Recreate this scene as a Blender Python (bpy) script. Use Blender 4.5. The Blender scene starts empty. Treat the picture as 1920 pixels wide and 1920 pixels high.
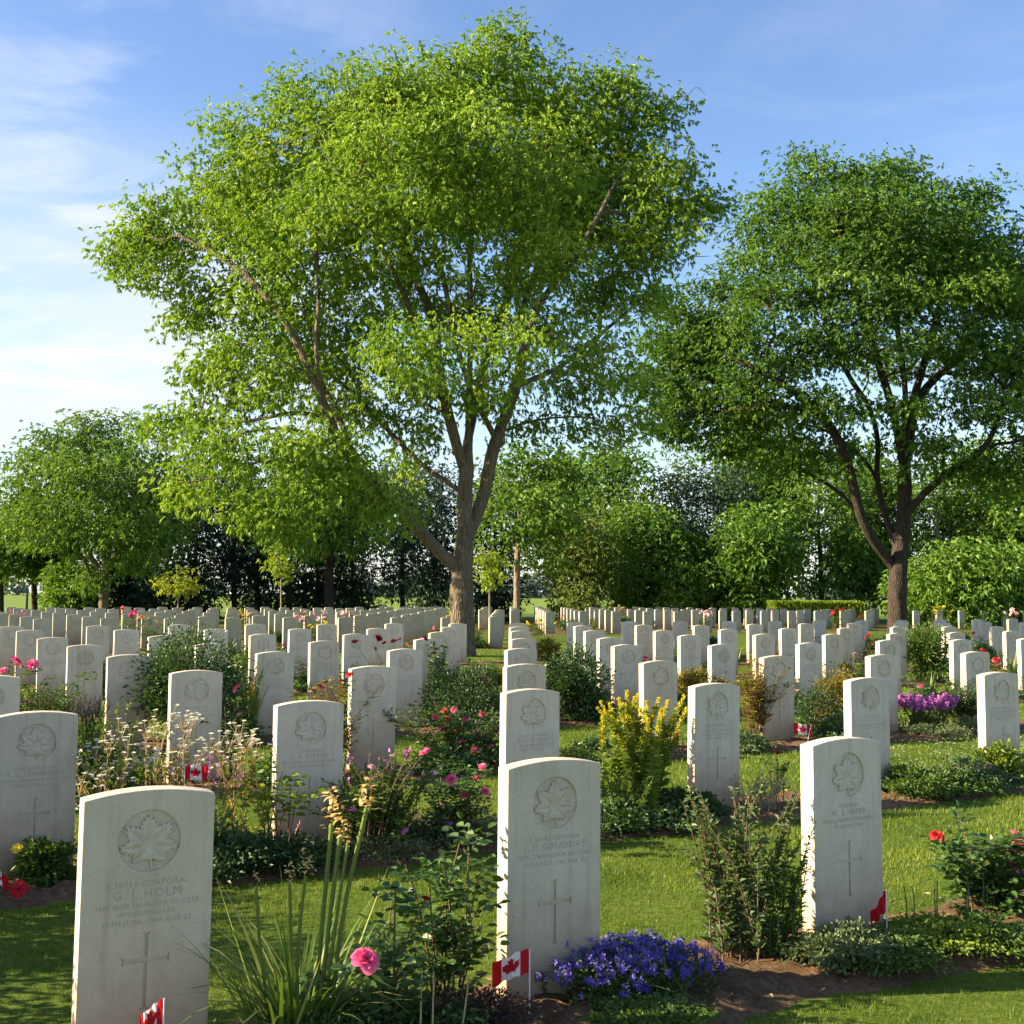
import bpy, bmesh, math, random
import numpy as np
from mathutils import Matrix, Vector

R = math.radians
rng = np.random.default_rng(7)
random.seed(7)
scene = bpy.context.scene
COL = scene.collection

# ------------------------------------------------------------------ camera model (measured from the photograph)
F, YH, CAMZ, ROLL = 2197.0, 1114.7, 1.42, R(0.33)
PITCH = math.atan((YH - 960) / F)
CT, ST, CR, SR = math.cos(PITCH), math.sin(PITCH), math.cos(ROLL), math.sin(ROLL)
YAW = R(28.7)                       # direction of the rows of graves
CU, SU = math.cos(YAW), math.sin(YAW)

def proj(x, y, z):
    """world point -> photo pixel"""
    z = z - CAMZ
    d = y * CT + z * ST
    v = -y * ST + z * CT
    a, b = F * x / d, -F * v / d
    return 960 + a * CR - b * SR, 960 + a * SR + b * CR

def at(px, py, Y):
    """point at distance Y seen at photo pixel px,py"""
    a, b = px - 960, py - 960
    a, b = a * CR + b * SR, -a * SR + b * CR
    dy, dz = CT + (b / F) * ST, ST - (b / F) * CT
    k = Y / dy
    return (a / F * k, Y, CAMZ + dz * k)

def uv(u, v):
    return (u * CU - v * SU, u * SU + v * CU)

def bed(px, v):
    """ground point in the flower bed of the row at v, in the direction of photo column px"""
    t = (px - 960) / F
    Y = v / (CU - SU * t)
    return (t * Y, Y)

# ------------------------------------------------------------------ objects
def tag(o, label=None, cat=None, group=None, kind=None):
    if label: o['label'] = label
    if cat: o['category'] = cat
    if group: o['group'] = group
    if kind: o['kind'] = kind
    return o

def empty(name, loc=(0, 0, 0), rz=0.0):
    o = bpy.data.objects.new(name, None)
    o.empty_display_size = 0.1
    COL.objects.link(o)
    o.location = (loc[0], loc[1], loc[2] if len(loc) > 2 else 0)
    o.rotation_euler = (0, 0, rz)
    return o

def link(name, me, parent=None, mat=None):
    o = bpy.data.objects.new(name, me)
    COL.objects.link(o)
    if mat is not None and not me.materials: me.materials.append(mat)
    if parent is not None: o.parent = parent
    return o

def copy_tree(o, parent=None):
    c = o.copy()
    COL.objects.link(c)
    c.parent = parent
    for ch in list(o.children): copy_tree(ch, c)
    return c

class G:
    """collects numpy geometry, builds ONE mesh"""
    def __init__(s): s.v, s.f, s.t, s.n = [], [], [], 0
    def add(s, v, f, t=None):
        v = np.asarray(v, float).reshape(-1, 3); f = np.asarray(f, int)
        s.v.append(v); s.f.append(f + s.n)
        s.t.append(np.broadcast_to(np.asarray(0.5 if t is None else t, float), (len(v),)))
        s.n += len(v)
        return s
    def mesh(s, name, mat=None, smooth=False):
        me = bpy.data.meshes.new(name)
        v = np.concatenate(s.v) if s.v else np.zeros((0, 3))
        me.vertices.add(len(v)); me.vertices.foreach_set('co', v.astype(np.float32).ravel())
        lv = np.concatenate([f.ravel() for f in s.f]); tot = np.concatenate([np.full(len(f), f.shape[1]) for f in s.f])
        st = np.concatenate([[0], np.cumsum(tot)[:-1]])
        me.loops.add(len(lv)); me.loops.foreach_set('vertex_index', lv.astype(np.int32))
        me.polygons.add(len(tot)); me.polygons.foreach_set('loop_start', st.astype(np.int32)); me.polygons.foreach_set('loop_total', tot.astype(np.int32))
        me.polygons.foreach_set('use_smooth', np.full(len(tot), smooth))
        at_ = me.attributes.new('tint', 'FLOAT', 'POINT'); at_.data.foreach_set('value', np.concatenate(s.t).astype(np.float32))
        me.update(calc_edges=True)
        if mat is not None: me.materials.append(mat)
        return me
    def build(s, name, mat, parent=None, smooth=False):
        return link(name, s.mesh(name, mat, smooth), parent)

def nrm(a):
    a = np.asarray(a, float)
    return a / np.maximum(np.linalg.norm(a, axis=-1, keepdims=True), 1e-9)

def rdir(n, g=None):
    return nrm((g or rng).normal(size=(n, 3)))

def tube(g, P, rad, sides=6, t=0.5, cap=False):
    P = np.asarray(P, float); n = len(P)
    rad = np.broadcast_to(np.asarray(rad, float), (n,))
    T = nrm(np.gradient(P, axis=0))
    ref = np.array([0, 0, 1.0]) if abs(T[0][2]) < 0.8 else np.array([0, 1.0, 0])
    A = nrm(np.cross(T, ref)); B = np.cross(T, A)
    a = np.linspace(0, 2 * np.pi, sides, endpoint=False)
    V = P[:, None] + rad[:, None, None] * (np.cos(a)[None, :, None] * A[:, None] + np.sin(a)[None, :, None] * B[:, None])
    if sides >= 16:                       # ridged bark on trunk and thick limbs
        z = np.arange(n)[:, None]
        rid = 1 + .045 * np.sin(a[None] * 7 + z * .35) + .035 * np.sin(a[None] * 12 - z * .5 + 1) + .03 * np.sin(z * 1.7 + a[None] * 2)
        V = P[:, None] + (V - P[:, None]) * rid[..., None]
    i = np.arange(n - 1)[:, None] * sides; j = np.arange(sides)[None]; j2 = (j + 1) % sides
    f = np.stack([i + j, i + j2, i + sides + j2, i + sides + j], -1).reshape(-1, 4)
    g.add(V.reshape(-1, 3), f, t)
    if cap:
        g.add(V[-1], np.arange(sides)[None], t)

def leaves(g, P, D, L, W, t, up=0.6, fold=0.22, droop=0.12, six=False, gen=None):
    """leaf blades: folded diamonds (or rounder six-point blades)"""
    gen = gen or rng
    P = np.asarray(P, float); D = nrm(D); n = len(P)
    L = np.broadcast_to(np.asarray(L, float), (n,))[:, None]; W = np.broadcast_to(np.asarray(W, float), (n,))[:, None]
    t = np.broadcast_to(np.asarray(t, float), (n,))
    ref = gen.normal(size=(n, 3)) * (1 - up) + np.array([0, 0, 1.0]) * up
    S = nrm(np.cross(D, ref)); N = np.cross(S, D)
    dz = np.array([0, 0, -1.0])
    tip = P + D * L + dz * L * droop
    if six:
        a = P + D * L * .28; b = P + D * L * .68 + dz * L * droop * .5
        V = np.stack([P, a + S * W * .45 + N * W * fold, b + S * W * .42 + N * W * fold, tip, b - S * W * .42 + N * W * fold, a - S * W * .45 + N * W * fold], 1)
        k = np.arange(n)[:, None] * 6
        f = np.concatenate([k + [0, 1, 2, 3], k + [0, 3, 4, 5]])
        g.add(V.reshape(-1, 3), f, np.repeat(t, 6))
    else:
        m = P + D * L * .45
        V = np.stack([P, m + S * W * .5 + N * W * fold, tip, m - S * W * .5 + N * W * fold], 1)
        k = np.arange(n)[:, None] * 4
        f = np.concatenate([k + [0, 1, 2], k + [0, 2, 3]])
        g.add(V.reshape(-1, 3), f, np.repeat(t, 4))

def blades(g, P, D, H, W, t, bend, segs=4, gen=None):
    """long strap leaves that arch over; bend 0..1.5"""
    gen = gen or rng
    n = len(P); D = nrm(D)
    H = np.broadcast_to(np.asarray(H, float), (n,)); W = np.broadcast_to(np.asarray(W, float), (n,)); bend = np.broadcast_to(np.asarray(bend, float), (n,))
    hz = D * [1, 1, 0]; hz = nrm(hz + 1e-6)
    S = np.stack([-hz[:, 1], hz[:, 0], np.zeros(n)], 1)
    S = nrm(S + gen.normal(size=(n, 3)) * .15)
    e0 = np.arcsin(np.clip(D[:, 2], -1, 1))
    pos = np.asarray(P, float).copy(); V = []
    for k in range(segs + 1):
        s = k / segs
        w = (W * (1 - s ** 2.2) * (0.65 + .35 * min(1, s * 4)) + W * 0.04)[:, None]
        V.append(pos - S * w / 2); V.append(pos + S * w / 2)
        e = e0 - bend * s * 1.5
        d = hz * np.cos(e)[:, None] + np.array([0, 0, 1.0]) * np.sin(e)[:, None]
        pos = pos + d * (H / segs)[:, None]
    V = np.stack(V, 1); m = 2 * (segs + 1)
    k = np.arange(n)[:, None] * m
    f = np.concatenate([k + [2 * q, 2 * q + 1, 2 * q + 3, 2 * q + 2] for q in range(segs)])
    g.add(V.reshape(-1, 3), f, np.repeat(np.broadcast_to(t, (n,)), m))

# ------------------------------------------------------------------ materials
def new_mat(name):
    m = bpy.data.materials.new(name); m.use_nodes = True
    nt = m.node_tree; nt.nodes.clear()
    out = nt.nodes.new('ShaderNodeOutputMaterial')
    return m, nt, out

def N(nt, t, **kw):
    n = nt.nodes.new('ShaderNode' + t)
    for k, v in kw.items():
        if k in n.inputs: n.inputs[k].default_value = v
        else: setattr(n, k, v)
    return n

def ramp(nt, stops, fac=None):
    r = nt.nodes.new('ShaderNodeValToRGB')
    e = r.color_ramp.elements
    while len(e) < len(stops): e.new(0.5)
    for k, (p, c) in enumerate(stops):
        e[k].position = p; e[k].color = (*c[:3], 1) if len(c) >= 3 else (c[0],) * 3 + (1,)
    if fac is not None: nt.links.new(fac, r.inputs[0])
    return r

def leaf_mat(name, c1, c2, c3, trans=0.38, rough=0.55, spec=0.3, tc=(1.25, 1.15, .55)):
    m, nt, out = new_mat(name)
    a = N(nt, 'Attribute', attribute_name='tint')
    r = ramp(nt, [(0, c1), (.5, c2), (1, c3)], a.outputs['Fac'])
    p = N(nt, 'BsdfPrincipled', Roughness=rough); p.inputs['Specular IOR Level'].default_value = spec
    nt.links.new(r.outputs[0], p.inputs['Base Color'])
    t = N(nt, 'BsdfTranslucent')
    mx = N(nt, 'Mix', data_type='RGBA', blend_type='MULTIPLY'); mx.inputs[0].default_value = 1
    nt.links.new(r.outputs[0], mx.inputs[6]); mx.inputs[7].default_value = (*tc, 1)
    nt.links.new(mx.outputs[2], t.inputs['Color'])
    ms = N(nt, 'MixShader'); ms.inputs[0].default_value = trans
    nt.links.new(p.outputs[0], ms.inputs[1]); nt.links.new(t.outputs[0], ms.inputs[2])
    nt.links.new(ms.outputs[0], out.inputs[0])
    return m

def plain_mat(name, c, rough=.6, spec=.3, trans=0):
    m, nt, out = new_mat(name)
    tc = N(nt, 'TexCoord'); no = N(nt, 'TexNoise', Scale=60.0, Detail=4.0)
    nt.links.new(tc.outputs['Object'], no.inputs['Vector'])
    r = ramp(nt, [(.3, [x * .86 for x in c]), (.7, [min(1, x * 1.1) for x in c])], no.outputs['Fac'])
    p = N(nt, 'BsdfPrincipled', Roughness=rough); p.inputs['Specular IOR Level'].default_value = spec
    nt.links.new(r.outputs[0], p.inputs['Base Color'])
    if trans:
        t = N(nt, 'BsdfTranslucent'); nt.links.new(r.outputs[0], t.inputs['Color'])
        ms = N(nt, 'MixShader'); ms.inputs[0].default_value = trans
        nt.links.new(p.outputs[0], ms.inputs[1]); nt.links.new(t.outputs[0], ms.inputs[2]); nt.links.new(ms.outputs[0], out.inputs[0])
    else:
        nt.links.new(p.outputs[0], out.inputs[0])
    return m

def stone_mat(name, base, dark, stain_bounce):
    m, nt, out = new_mat(name)
    tc = N(nt, 'TexCoord'); oi = N(nt, 'ObjectInfo')
    add = N(nt, 'VectorMath', operation='ADD'); sc = N(nt, 'VectorMath', operation='SCALE'); sc.inputs['Scale'].default_value = 37.0
    cx = N(nt, 'CombineXYZ')
    for k in range(3): nt.links.new(oi.outputs['Random'], cx.inputs[k])
    nt.links.new(cx.outputs[0], sc.inputs[0]); nt.links.new(tc.outputs['Object'], add.inputs[0]); nt.links.new(sc.outputs[0], add.inputs[1])
    n1 = N(nt, 'TexNoise', Scale=5.0, Detail=6.0, Roughness=.65); n2 = N(nt, 'TexNoise', Scale=170.0, Detail=3.0, Roughness=.7)
    n3 = N(nt, 'TexNoise', Scale=14.0, Detail=5.0, Roughness=.7)
    for q in (n1, n2, n3): nt.links.new(add.outputs[0], q.inputs['Vector'])
    r = ramp(nt, [(.32, dark), (.66, base)], n1.outputs['Fac'])
    sp = ramp(nt, [(.25, (.80, .79, .77)), (.52, (1, 1, 1)), (.8, (1.0, 1.0, 1.0))], n2.outputs['Fac'])
    m1 = N(nt, 'Mix', data_type='RGBA', blend_type='MULTIPLY'); m1.inputs[0].default_value = 1
    nt.links.new(r.outputs[0], m1.inputs[6]); nt.links.new(sp.outputs[0], m1.inputs[7])
    # per-stone weathering
    wr = ramp(nt, [(0, (.90, .88, .84)), (.5, (1, 1, 1)), (1, (.95, .96, .98))], oi.outputs['Random'])
    m2 = N(nt, 'Mix', data_type='RGBA', blend_type='MULTIPLY'); m2.inputs[0].default_value = 1
    nt.links.new(m1.outputs[2], m2.inputs[6]); nt.links.new(wr.outputs[0], m2.inputs[7])
    mpz = N(nt, 'Mapping'); mpz.inputs['Scale'].default_value = (26, 26, 1.6); nt.links.new(add.outputs[0], mpz.inputs[0])
    n4 = N(nt, 'TexNoise', Scale=1.0, Detail=5.0, Roughness=.6); nt.links.new(mpz.outputs[0], n4.inputs['Vector'])
    st4 = ramp(nt, [(.30, (.80, .79, .74)), (.50, (1, 1, 1))], n4.outputs['Fac'])
    n5 = N(nt, 'TexNoise', Scale=38.0, Detail=3.0, Roughness=.55); nt.links.new(add.outputs[0], n5.inputs['Vector'])
    st5 = ramp(nt, [(.24, (.62, .60, .50)), (.30, (1, 1, 1))], n5.outputs['Fac'])
    for st_ in (st4, st5):
        mq = N(nt, 'Mix', data_type='RGBA', blend_type='MULTIPLY'); mq.inputs[0].default_value = .8
        nt.links.new(m2.outputs[2], mq.inputs[6]); nt.links.new(st_.outputs[0], mq.inputs[7]); m2 = mq
    # soil splash and painted warm bounce at the stone's foot, ragged upper edge
    sx = N(nt, 'SeparateXYZ'); nt.links.new(tc.outputs['Object'], sx.inputs[0])
    ma = N(nt, 'Math', operation='MULTIPLY_ADD'); nt.links.new(n3.outputs['Fac'], ma.inputs[0]); ma.inputs[1].default_value = -.42; nt.links.new(sx.outputs[2], ma.inputs[2])
    mr = N(nt, 'MapRange'); nt.links.new(ma.outputs[0], mr.inputs[0])
    mr.inputs[1].default_value = -.20; mr.inputs[2].default_value = .20; mr.inputs[3].default_value = .95; mr.inputs[4].default_value = 0
    m3 = N(nt, 'Mix', data_type='RGBA', blend_type='MIX'); nt.links.new(mr.outputs[0], m3.inputs[0])
    nt.links.new(m2.outputs[2], m3.inputs[6]); m3.inputs[7].default_value = (*stain_bounce, 1)
    p = N(nt, 'BsdfPrincipled', Roughness=.85); p.inputs['Specular IOR Level'].default_value = .25
    nt.links.new(m3.outputs[2], p.inputs['Base Color'])
    b = N(nt, 'Bump', Strength=.18, Distance=.002); nt.links.new(n2.outputs['Fac'], b.inputs['Height']); nt.links.new(b.outputs[0], p.inputs['Normal'])
    nt.links.new(p.outputs[0], out.inputs[0])
    return m

def bark_mat(name, c1, c2, scale=1.0):
    m, nt, out = new_mat(name)
    tc = N(nt, 'TexCoord'); mp = N(nt, 'Mapping'); mp.inputs['Scale'].default_value = (7 * scale, 7 * scale, 1.6 * scale)
    nt.links.new(tc.outputs['Object'], mp.inputs[0])
    n1 = N(nt, 'TexNoise', Scale=2.2, Detail=8.0, Roughness=.7); n2 = N(nt, 'TexVoronoi', Scale=3.0); n2.feature = 'DISTANCE_TO_EDGE'
    for q in (n1, n2): nt.links.new(mp.outputs[0], q.inputs['Vector'])
    r = ramp(nt, [(.3, c1), (.68, c2)], n1.outputs['Fac'])
    r2 = ramp(nt, [(0, (.45, .42, .4)), (.16, (1, 1, 1))], n2.outputs['Distance'])
    mx = N(nt, 'Mix', data_type='RGBA', blend_type='MULTIPLY'); mx.inputs[0].default_value = .8
    nt.links.new(r.outputs[0], mx.inputs[6]); nt.links.new(r2.outputs[0], mx.inputs[7])
    p = N(nt, 'BsdfPrincipled', Roughness=.9); p.inputs['Specular IOR Level'].default_value = .2
    nt.links.new(mx.outputs[2], p.inputs['Base Color'])
    b = N(nt, 'Bump', Strength=1.0, Distance=.05); nt.links.new(n2.outputs['Distance'], b.inputs['Height'])
    b2 = N(nt, 'Bump', Strength=.5, Distance=.02); nt.links.new(n1.outputs['Fac'], b2.inputs['Height']); nt.links.new(b.outputs[0], b2.inputs['Normal'])
    nt.links.new(b2.outputs[0], p.inputs['Normal']); nt.links.new(p.outputs[0], out.inputs[0])
    return m

def ground_mat(name, stops, scale, bump=.5, dist=.03, big=None):
    m, nt, out = new_mat(name)
    tc = N(nt, 'TexCoord')
    n1 = N(nt, 'TexNoise', Scale=scale, Detail=8.0, Roughness=.7); n2 = N(nt, 'TexNoise', Scale=scale * .06, Detail=4.0)
    for q in (n1, n2): nt.links.new(tc.outputs['Object'], q.inputs['Vector'])
    r = ramp(nt, stops, n1.outputs['Fac'])
    r2 = ramp(nt, [(.3, (.72, .78, .7)), (.7, (1.15, 1.08, 1.0))], n2.outputs['Fac'])
    mx = N(nt, 'Mix', data_type='RGBA', blend_type='MULTIPLY'); mx.inputs[0].default_value = 1
    nt.links.new(r.outputs[0], mx.inputs[6]); nt.links.new(r2.outputs[0], mx.inputs[7])
    p = N(nt, 'BsdfPrincipled', Roughness=.95); p.inputs['Specular IOR Level'].default_value = .1
    nt.links.new(mx.outputs[2], p.inputs['Base Color'])
    b = N(nt, 'Bump', Strength=bump, Distance=dist); nt.links.new(n1.outputs['Fac'], b.inputs['Height']); nt.links.new(b.outputs[0], p.inputs['Normal'])
    nt.links.new(p.outputs[0], out.inputs[0])
    return m

M = {}
M['stone'] = stone_mat('limestone', (.70, .605, .46), (.61, .525, .395), (.36, .255, .155))
M['stone_far'] = stone_mat('darker limestone', (.55, .50, .40), (.43, .38, .29), (.30, .24, .15))  # darker tone for the plain-backed far blocks
M['carving'] = stone_mat('carved limestone', (.67, .58, .445), (.60, .515, .39), (.36, .31, .25))
M['letter'] = plain_mat('shade-toned lettering', (.43, .37, .285), .9, .1)  # darker colour paints the shade that incised letters would hold
M['bark'] = bark_mat('maple bark', (.075, .062, .045), (.25, .20, .135), 1.0)
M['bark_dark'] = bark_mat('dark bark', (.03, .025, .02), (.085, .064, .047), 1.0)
M['bark_pale'] = bark_mat('pale bark', (.20, .15, .10), (.38, .30, .2), 1.0)
M['twig'] = plain_mat('green stem', (.075, .10, .03), .7)
M['cane'] = plain_mat('brown stem', (.13, .075, .04), .7)
M['straw'] = plain_mat('dry stem', (.38, .29, .15), .8)
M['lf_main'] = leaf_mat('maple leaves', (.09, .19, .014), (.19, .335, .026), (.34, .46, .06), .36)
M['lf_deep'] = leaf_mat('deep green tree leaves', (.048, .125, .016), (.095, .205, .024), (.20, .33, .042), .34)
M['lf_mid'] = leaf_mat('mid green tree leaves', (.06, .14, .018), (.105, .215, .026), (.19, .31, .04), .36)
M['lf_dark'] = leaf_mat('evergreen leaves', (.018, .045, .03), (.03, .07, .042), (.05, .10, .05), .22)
M['lf_olive'] = leaf_mat('olive tree leaves', (.08, .13, .02), (.13, .19, .03), (.20, .26, .05), .4)
M['lf_gold'] = leaf_mat('yellow green leaves', (.13, .19, .015), (.22, .28, .02), (.33, .36, .03), .45)
M['lf_lime'] = leaf_mat('lime leaves', (.14, .22, .02), (.22, .32, .03), (.30, .38, .05), .45)
M['p_dark'] = leaf_mat('dark shrub leaves', (.025, .062, .02), (.045, .10, .028), (.09, .16, .045), .3, .4, .45)
M['p_rose'] = leaf_mat('rose leaves', (.035, .085, .022), (.065, .14, .03), (.13, .22, .045), .34, .38, .5)
M['p_mid'] = leaf_mat('border plant leaves', (.05, .10, .018), (.08, .15, .025), (.14, .21, .04), .36)
M['p_lime'] = leaf_mat('bright border leaves', (.10, .17, .02), (.17, .25, .03), (.26, .32, .06), .42)
M['p_silver'] = leaf_mat('silver grey leaves', (.13, .17, .16), (.22, .26, .24), (.36, .38, .34), .25)
M['p_sage'] = leaf_mat('sage green leaves', (.07, .11, .045), (.13, .18, .075), (.25, .29, .14), .34)
M['p_olive'] = leaf_mat('olive leaves', (.11, .10, .02), (.19, .16, .025), (.28, .22, .04), .38)
M['p_blade'] = leaf_mat('strap leaves', (.06, .13, .02), (.13, .22, .035), (.40, .40, .15), .4, .4, .4)
M['p_heath'] = leaf_mat('purple brown foliage', (.035, .02, .022), (.07, .035, .035), (.12, .07, .05), .2)
M['petal_pink'] = leaf_mat('pink petals', (.66, .05, .19), (.80, .11, .28), (.90, .32, .44), .35, .5, .3, (1.2, .9, .9))
M['petal_red'] = leaf_mat('red petals', (.40, .012, .02), (.60, .03, .035), (.78, .10, .07), .3, .5, .3, (1.2, .8, .8))
M['petal_wine'] = leaf_mat('wine red petals', (.10, .006, .02), (.19, .012, .04), (.30, .03, .07), .25, .5, .3, (1.2, .8, .9))
M['petal_rose'] = leaf_mat('pale pink petals', (.72, .38, .42), (.80, .50, .52), (.85, .64, .62), .35, .5, .3, (1.1, 1, 1))
M['petal_blue'] = leaf_mat('violet blue petals', (.06, .045, .30), (.11, .08, .42), (.30, .23, .56), .3, .5, .3, (1.0, .9, 1.2))
M['petal_mauve'] = leaf_mat('mauve petals', (.36, .08, .33), (.50, .14, .44), (.64, .28, .56), .35, .5, .3, (1.1, .9, 1.1))
M['petal_white'] = leaf_mat('white petals', (.68, .66, .52), (.80, .78, .66), (.86, .85, .78), .3, .5, .3, (1, 1, .9))
M['petal_yellow'] = leaf_mat('yellow florets', (.50, .44, .015), (.68, .58, .025), (.80, .72, .08), .35, .5, .3, (1.1, 1, .6))
M['petal_dry'] = leaf_mat('withered petals', (.50, .34, .10), (.68, .50, .19), (.80, .66, .34), .35, .6, .2, (1.1, .9, .6))
M['grass'] = leaf_mat('lawn grass', (.06, .12, .012), (.13, .21, .02), (.28, .32, .05), .42, .5, .3)
M['lawn'] = ground_mat('lawn turf', [(.3, (.045, .085, .012)), (.55, (.10, .15, .018)), (.75, (.17, .20, .03))], 26.0, .8, .03)
M['soil'] = ground_mat('bed soil', [(.28, (.085, .05, .03)), (.5, (.175, .105, .06)), (.75, (.30, .195, .115))], 30.0, 1.0, .03)
M['field'] = ground_mat('crop field', [(.3, (.12, .19, .03)), (.7, (.19, .26, .05))], 2.0, .4, .1)
M['flag_red'] = leaf_mat('red flag cloth', (.50, .012, .02), (.55, .015, .025), (.6, .02, .03), .35, .7, .2, (1.2, .9, .9))
M['flag_white'] = leaf_mat('white flag cloth', (.75, .74, .72), (.8, .79, .77), (.82, .81, .8), .35, .7, .2, (1, 1, 1))
M['white_stick'] = plain_mat('white plastic stick', (.78, .76, .74), .5)
M['wood_pale'] = plain_mat('pale wood', (.50, .38, .22), .8)
M['wood_post'] = plain_mat('old post wood', (.06, .05, .042), .9)
M['poppy'] = plain_mat('red paper', (.50, .006, .01), .8)
M['black'] = plain_mat('black button', (.02, .02, .02), .6)

# ------------------------------------------------------------------ camera, sun, sky
SUN_EL, SUN_AZ = R(23.5), R(187)      # light comes from the left, a little from behind the camera
cam = bpy.data.cameras.new('camera'); cam.sensor_width = 36; cam.lens = 36 * F / 1920
cam.clip_start = .05; cam.clip_end = 3000
co = bpy.data.objects.new('camera', cam); COL.objects.link(co)
co.matrix_world = Matrix.Translation((0, 0, CAMZ)) @ Matrix.Rotation(R(90) + PITCH, 4, 'X') @ Matrix.Rotation(ROLL, 4, 'Z')
scene.camera = co
to_sun = Vector((math.cos(SUN_AZ) * math.cos(SUN_EL), math.sin(SUN_AZ) * math.cos(SUN_EL), math.sin(SUN_EL)))
sl = bpy.data.lights.new('sun', 'SUN'); sl.energy = 5.0; sl.angle = R(.53); sl.color = (1, .82, .58)
so = bpy.data.objects.new('sun', sl); COL.objects.link(so)
so.rotation_euler = (-to_sun).to_track_quat('-Z', 'Y').to_euler()

w = bpy.data.worlds.new('World'); scene.world = w; w.use_nodes = True
nt = w.node_tree; nt.nodes.clear()
wo = nt.nodes.new('ShaderNodeOutputWorld'); bg = nt.nodes.new('ShaderNodeBackground'); bg.inputs['Strength'].default_value = .052
sky = nt.nodes.new('ShaderNodeTexSky'); sky.sky_type = 'NISHITA'; sky.sun_disc = False
sky.sun_elevation = SUN_EL; sky.sun_rotation = math.atan2(to_sun.x, to_sun.y)
sky.air_density = 1.0; sky.dust_density = .35; sky.ozone_density = 2.2; sky.altitude = 60
hs = N(nt, 'HueSaturation', Saturation=1.08, Value=1.5, Hue=.507); nt.links.new(sky.outputs[0], hs.inputs['Color'])
tc = N(nt, 'TexCoord'); sx = N(nt, 'SeparateXYZ'); nt.links.new(tc.outputs['Generated'], sx.inputs[0])
def mth(op, a, b=None, c=None):
    n = N(nt, 'Math', operation=op)
    for k, q in enumerate((a, b, c)):
        if q is None: continue
        if isinstance(q, (int, float)): n.inputs[k].default_value = q
        else: nt.links.new(q, n.inputs[k])
    return n.outputs[0]
def sstep(x, a, b):
    n = N(nt, 'MapRange', interpolation_type='SMOOTHSTEP'); nt.links.new(x, n.inputs[0])
    n.inputs[1].default_value = a; n.inputs[2].default_value = b
    return n.outputs[0]
zc = mth('MAXIMUM', sx.outputs[2], .03)
cvx = mth('DIVIDE', sx.outputs[0], mth('ADD', zc, .12)); cvy = mth('DIVIDE', sx.outputs[1], mth('ADD', zc, .12))
cv = N(nt, 'CombineXYZ'); nt.links.new(mth('ADD', cvx, mth('MULTIPLY', cvy, .25)), cv.inputs[0]); nt.links.new(mth('MULTIPLY', cvy, 1.5), cv.inputs[1])
cn = N(nt, 'TexNoise', Scale=.75, Detail=9.0, Roughness=.58, Distortion=.5); nt.links.new(cv.outputs[0], cn.inputs['Vector'])
cn2 = N(nt, 'TexNoise', Scale=2.1, Detail=7.0, Roughness=.6, Distortion=.9); nt.links.new(cv.outputs[0], cn2.inputs['Vector'])
# a bank of thin white cloud low towards the sun side, veils of cirrus above it
lowbank = mth('MULTIPLY', mth('MULTIPLY', sstep(sx.outputs[0], -.04, -.28), sstep(sx.outputs[2], .08, .18)), sstep(sx.outputs[2], .40, .24))
bank = mth('MULTIPLY', lowbank, sstep(cn.outputs['Fac'], .22, .62))
veil = mth('MULTIPLY', sstep(cn2.outputs['Fac'], .40, .78), mth('ADD', .18, mth('MULTIPLY', sstep(sx.outputs[0], .10, -.34), .55)))
haze_ = mth('MULTIPLY', sstep(sx.outputs[2], .26, .02), .42)
amt = mth('MINIMUM', mth('ADD', mth('ADD', mth('MULTIPLY', bank, .72), mth('MULTIPLY', veil, .7)), haze_), .97)
mx = N(nt, 'Mix', data_type='RGBA'); nt.links.new(amt, mx.inputs[0]); nt.links.new(hs.outputs[0], mx.inputs[6]); mx.inputs[7].default_value = (5.6, 5.8, 6.35, 1)
nt.links.new(mx.outputs[2], bg.inputs['Color']); nt.links.new(bg.outputs[0], wo.inputs[0])

vs = scene.view_settings
vs.view_transform = 'Standard'; vs.look = 'None'; vs.gamma = 1; vs.use_curve_mapping = False; vs.exposure = 1.8
scene.cycles.max_bounces = 8; scene.cycles.diffuse_bounces = 4; scene.cycles.transmission_bounces = 4
scene.cycles.use_denoising = True
# ------------------------------------------------------------------ ground
def vnoise(x, y, k=1.0):
    return (np.sin(x * 3.1 * k + 1.3) * np.cos(y * 2.7 * k + .4) + .6 * np.sin(x * 7.3 * k + y * 5.1 * k) + .4 * np.sin(x * 13.7 * k - y * 11.9 * k + 2)) / 2

P1V = [3.62, 6.24, 8.80, 11.38, 13.87, 16.45, 19.03, 21.60]
P2V = [27.6 + 2.585 * k for k in range(9)]
P3V = [36.0 + 2.585 * k for k in range(7)]
BEDS = [(v, -7, 22, .06 if k < 3 else .15) for k, v in enumerate(P1V)] + [(v, -6, 15.5 - .3 * k, .3) for k, v in enumerate(P2V)] + [(v, 20.6, 44, .3) for v in P3V]
BF, BB = -.50, .34

def in_bed(u, v):
    r = np.zeros(len(u), bool)
    wob = .05 * vnoise(u, v * 0 + 1)
    for (bv, u0, u1, st) in BEDS:
        r |= (v > bv + BF + wob + .01) & (v < bv + BB + wob - .01) & (u > u0) & (u < u1)
    return r

g = G()
s = 900
g.add([(-s, -60, 0), (s, -60, 0), (s, 1400, 0), (-s, 1400, 0)], [(0, 1, 2, 3)])
tag(g.build('lawn', M['lawn']), 'mown green lawn running under and between the rows of graves', 'lawn', kind='structure')
g = G()
g.add([(-600, 88, .004), (600, 88, .004), (600, 1000, .004), (-600, 1000, .004)], [(0, 1, 2, 3)])
tag(g.build('field', M['field']), 'flat light green farm field beyond the trees', 'field', kind='structure')

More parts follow.
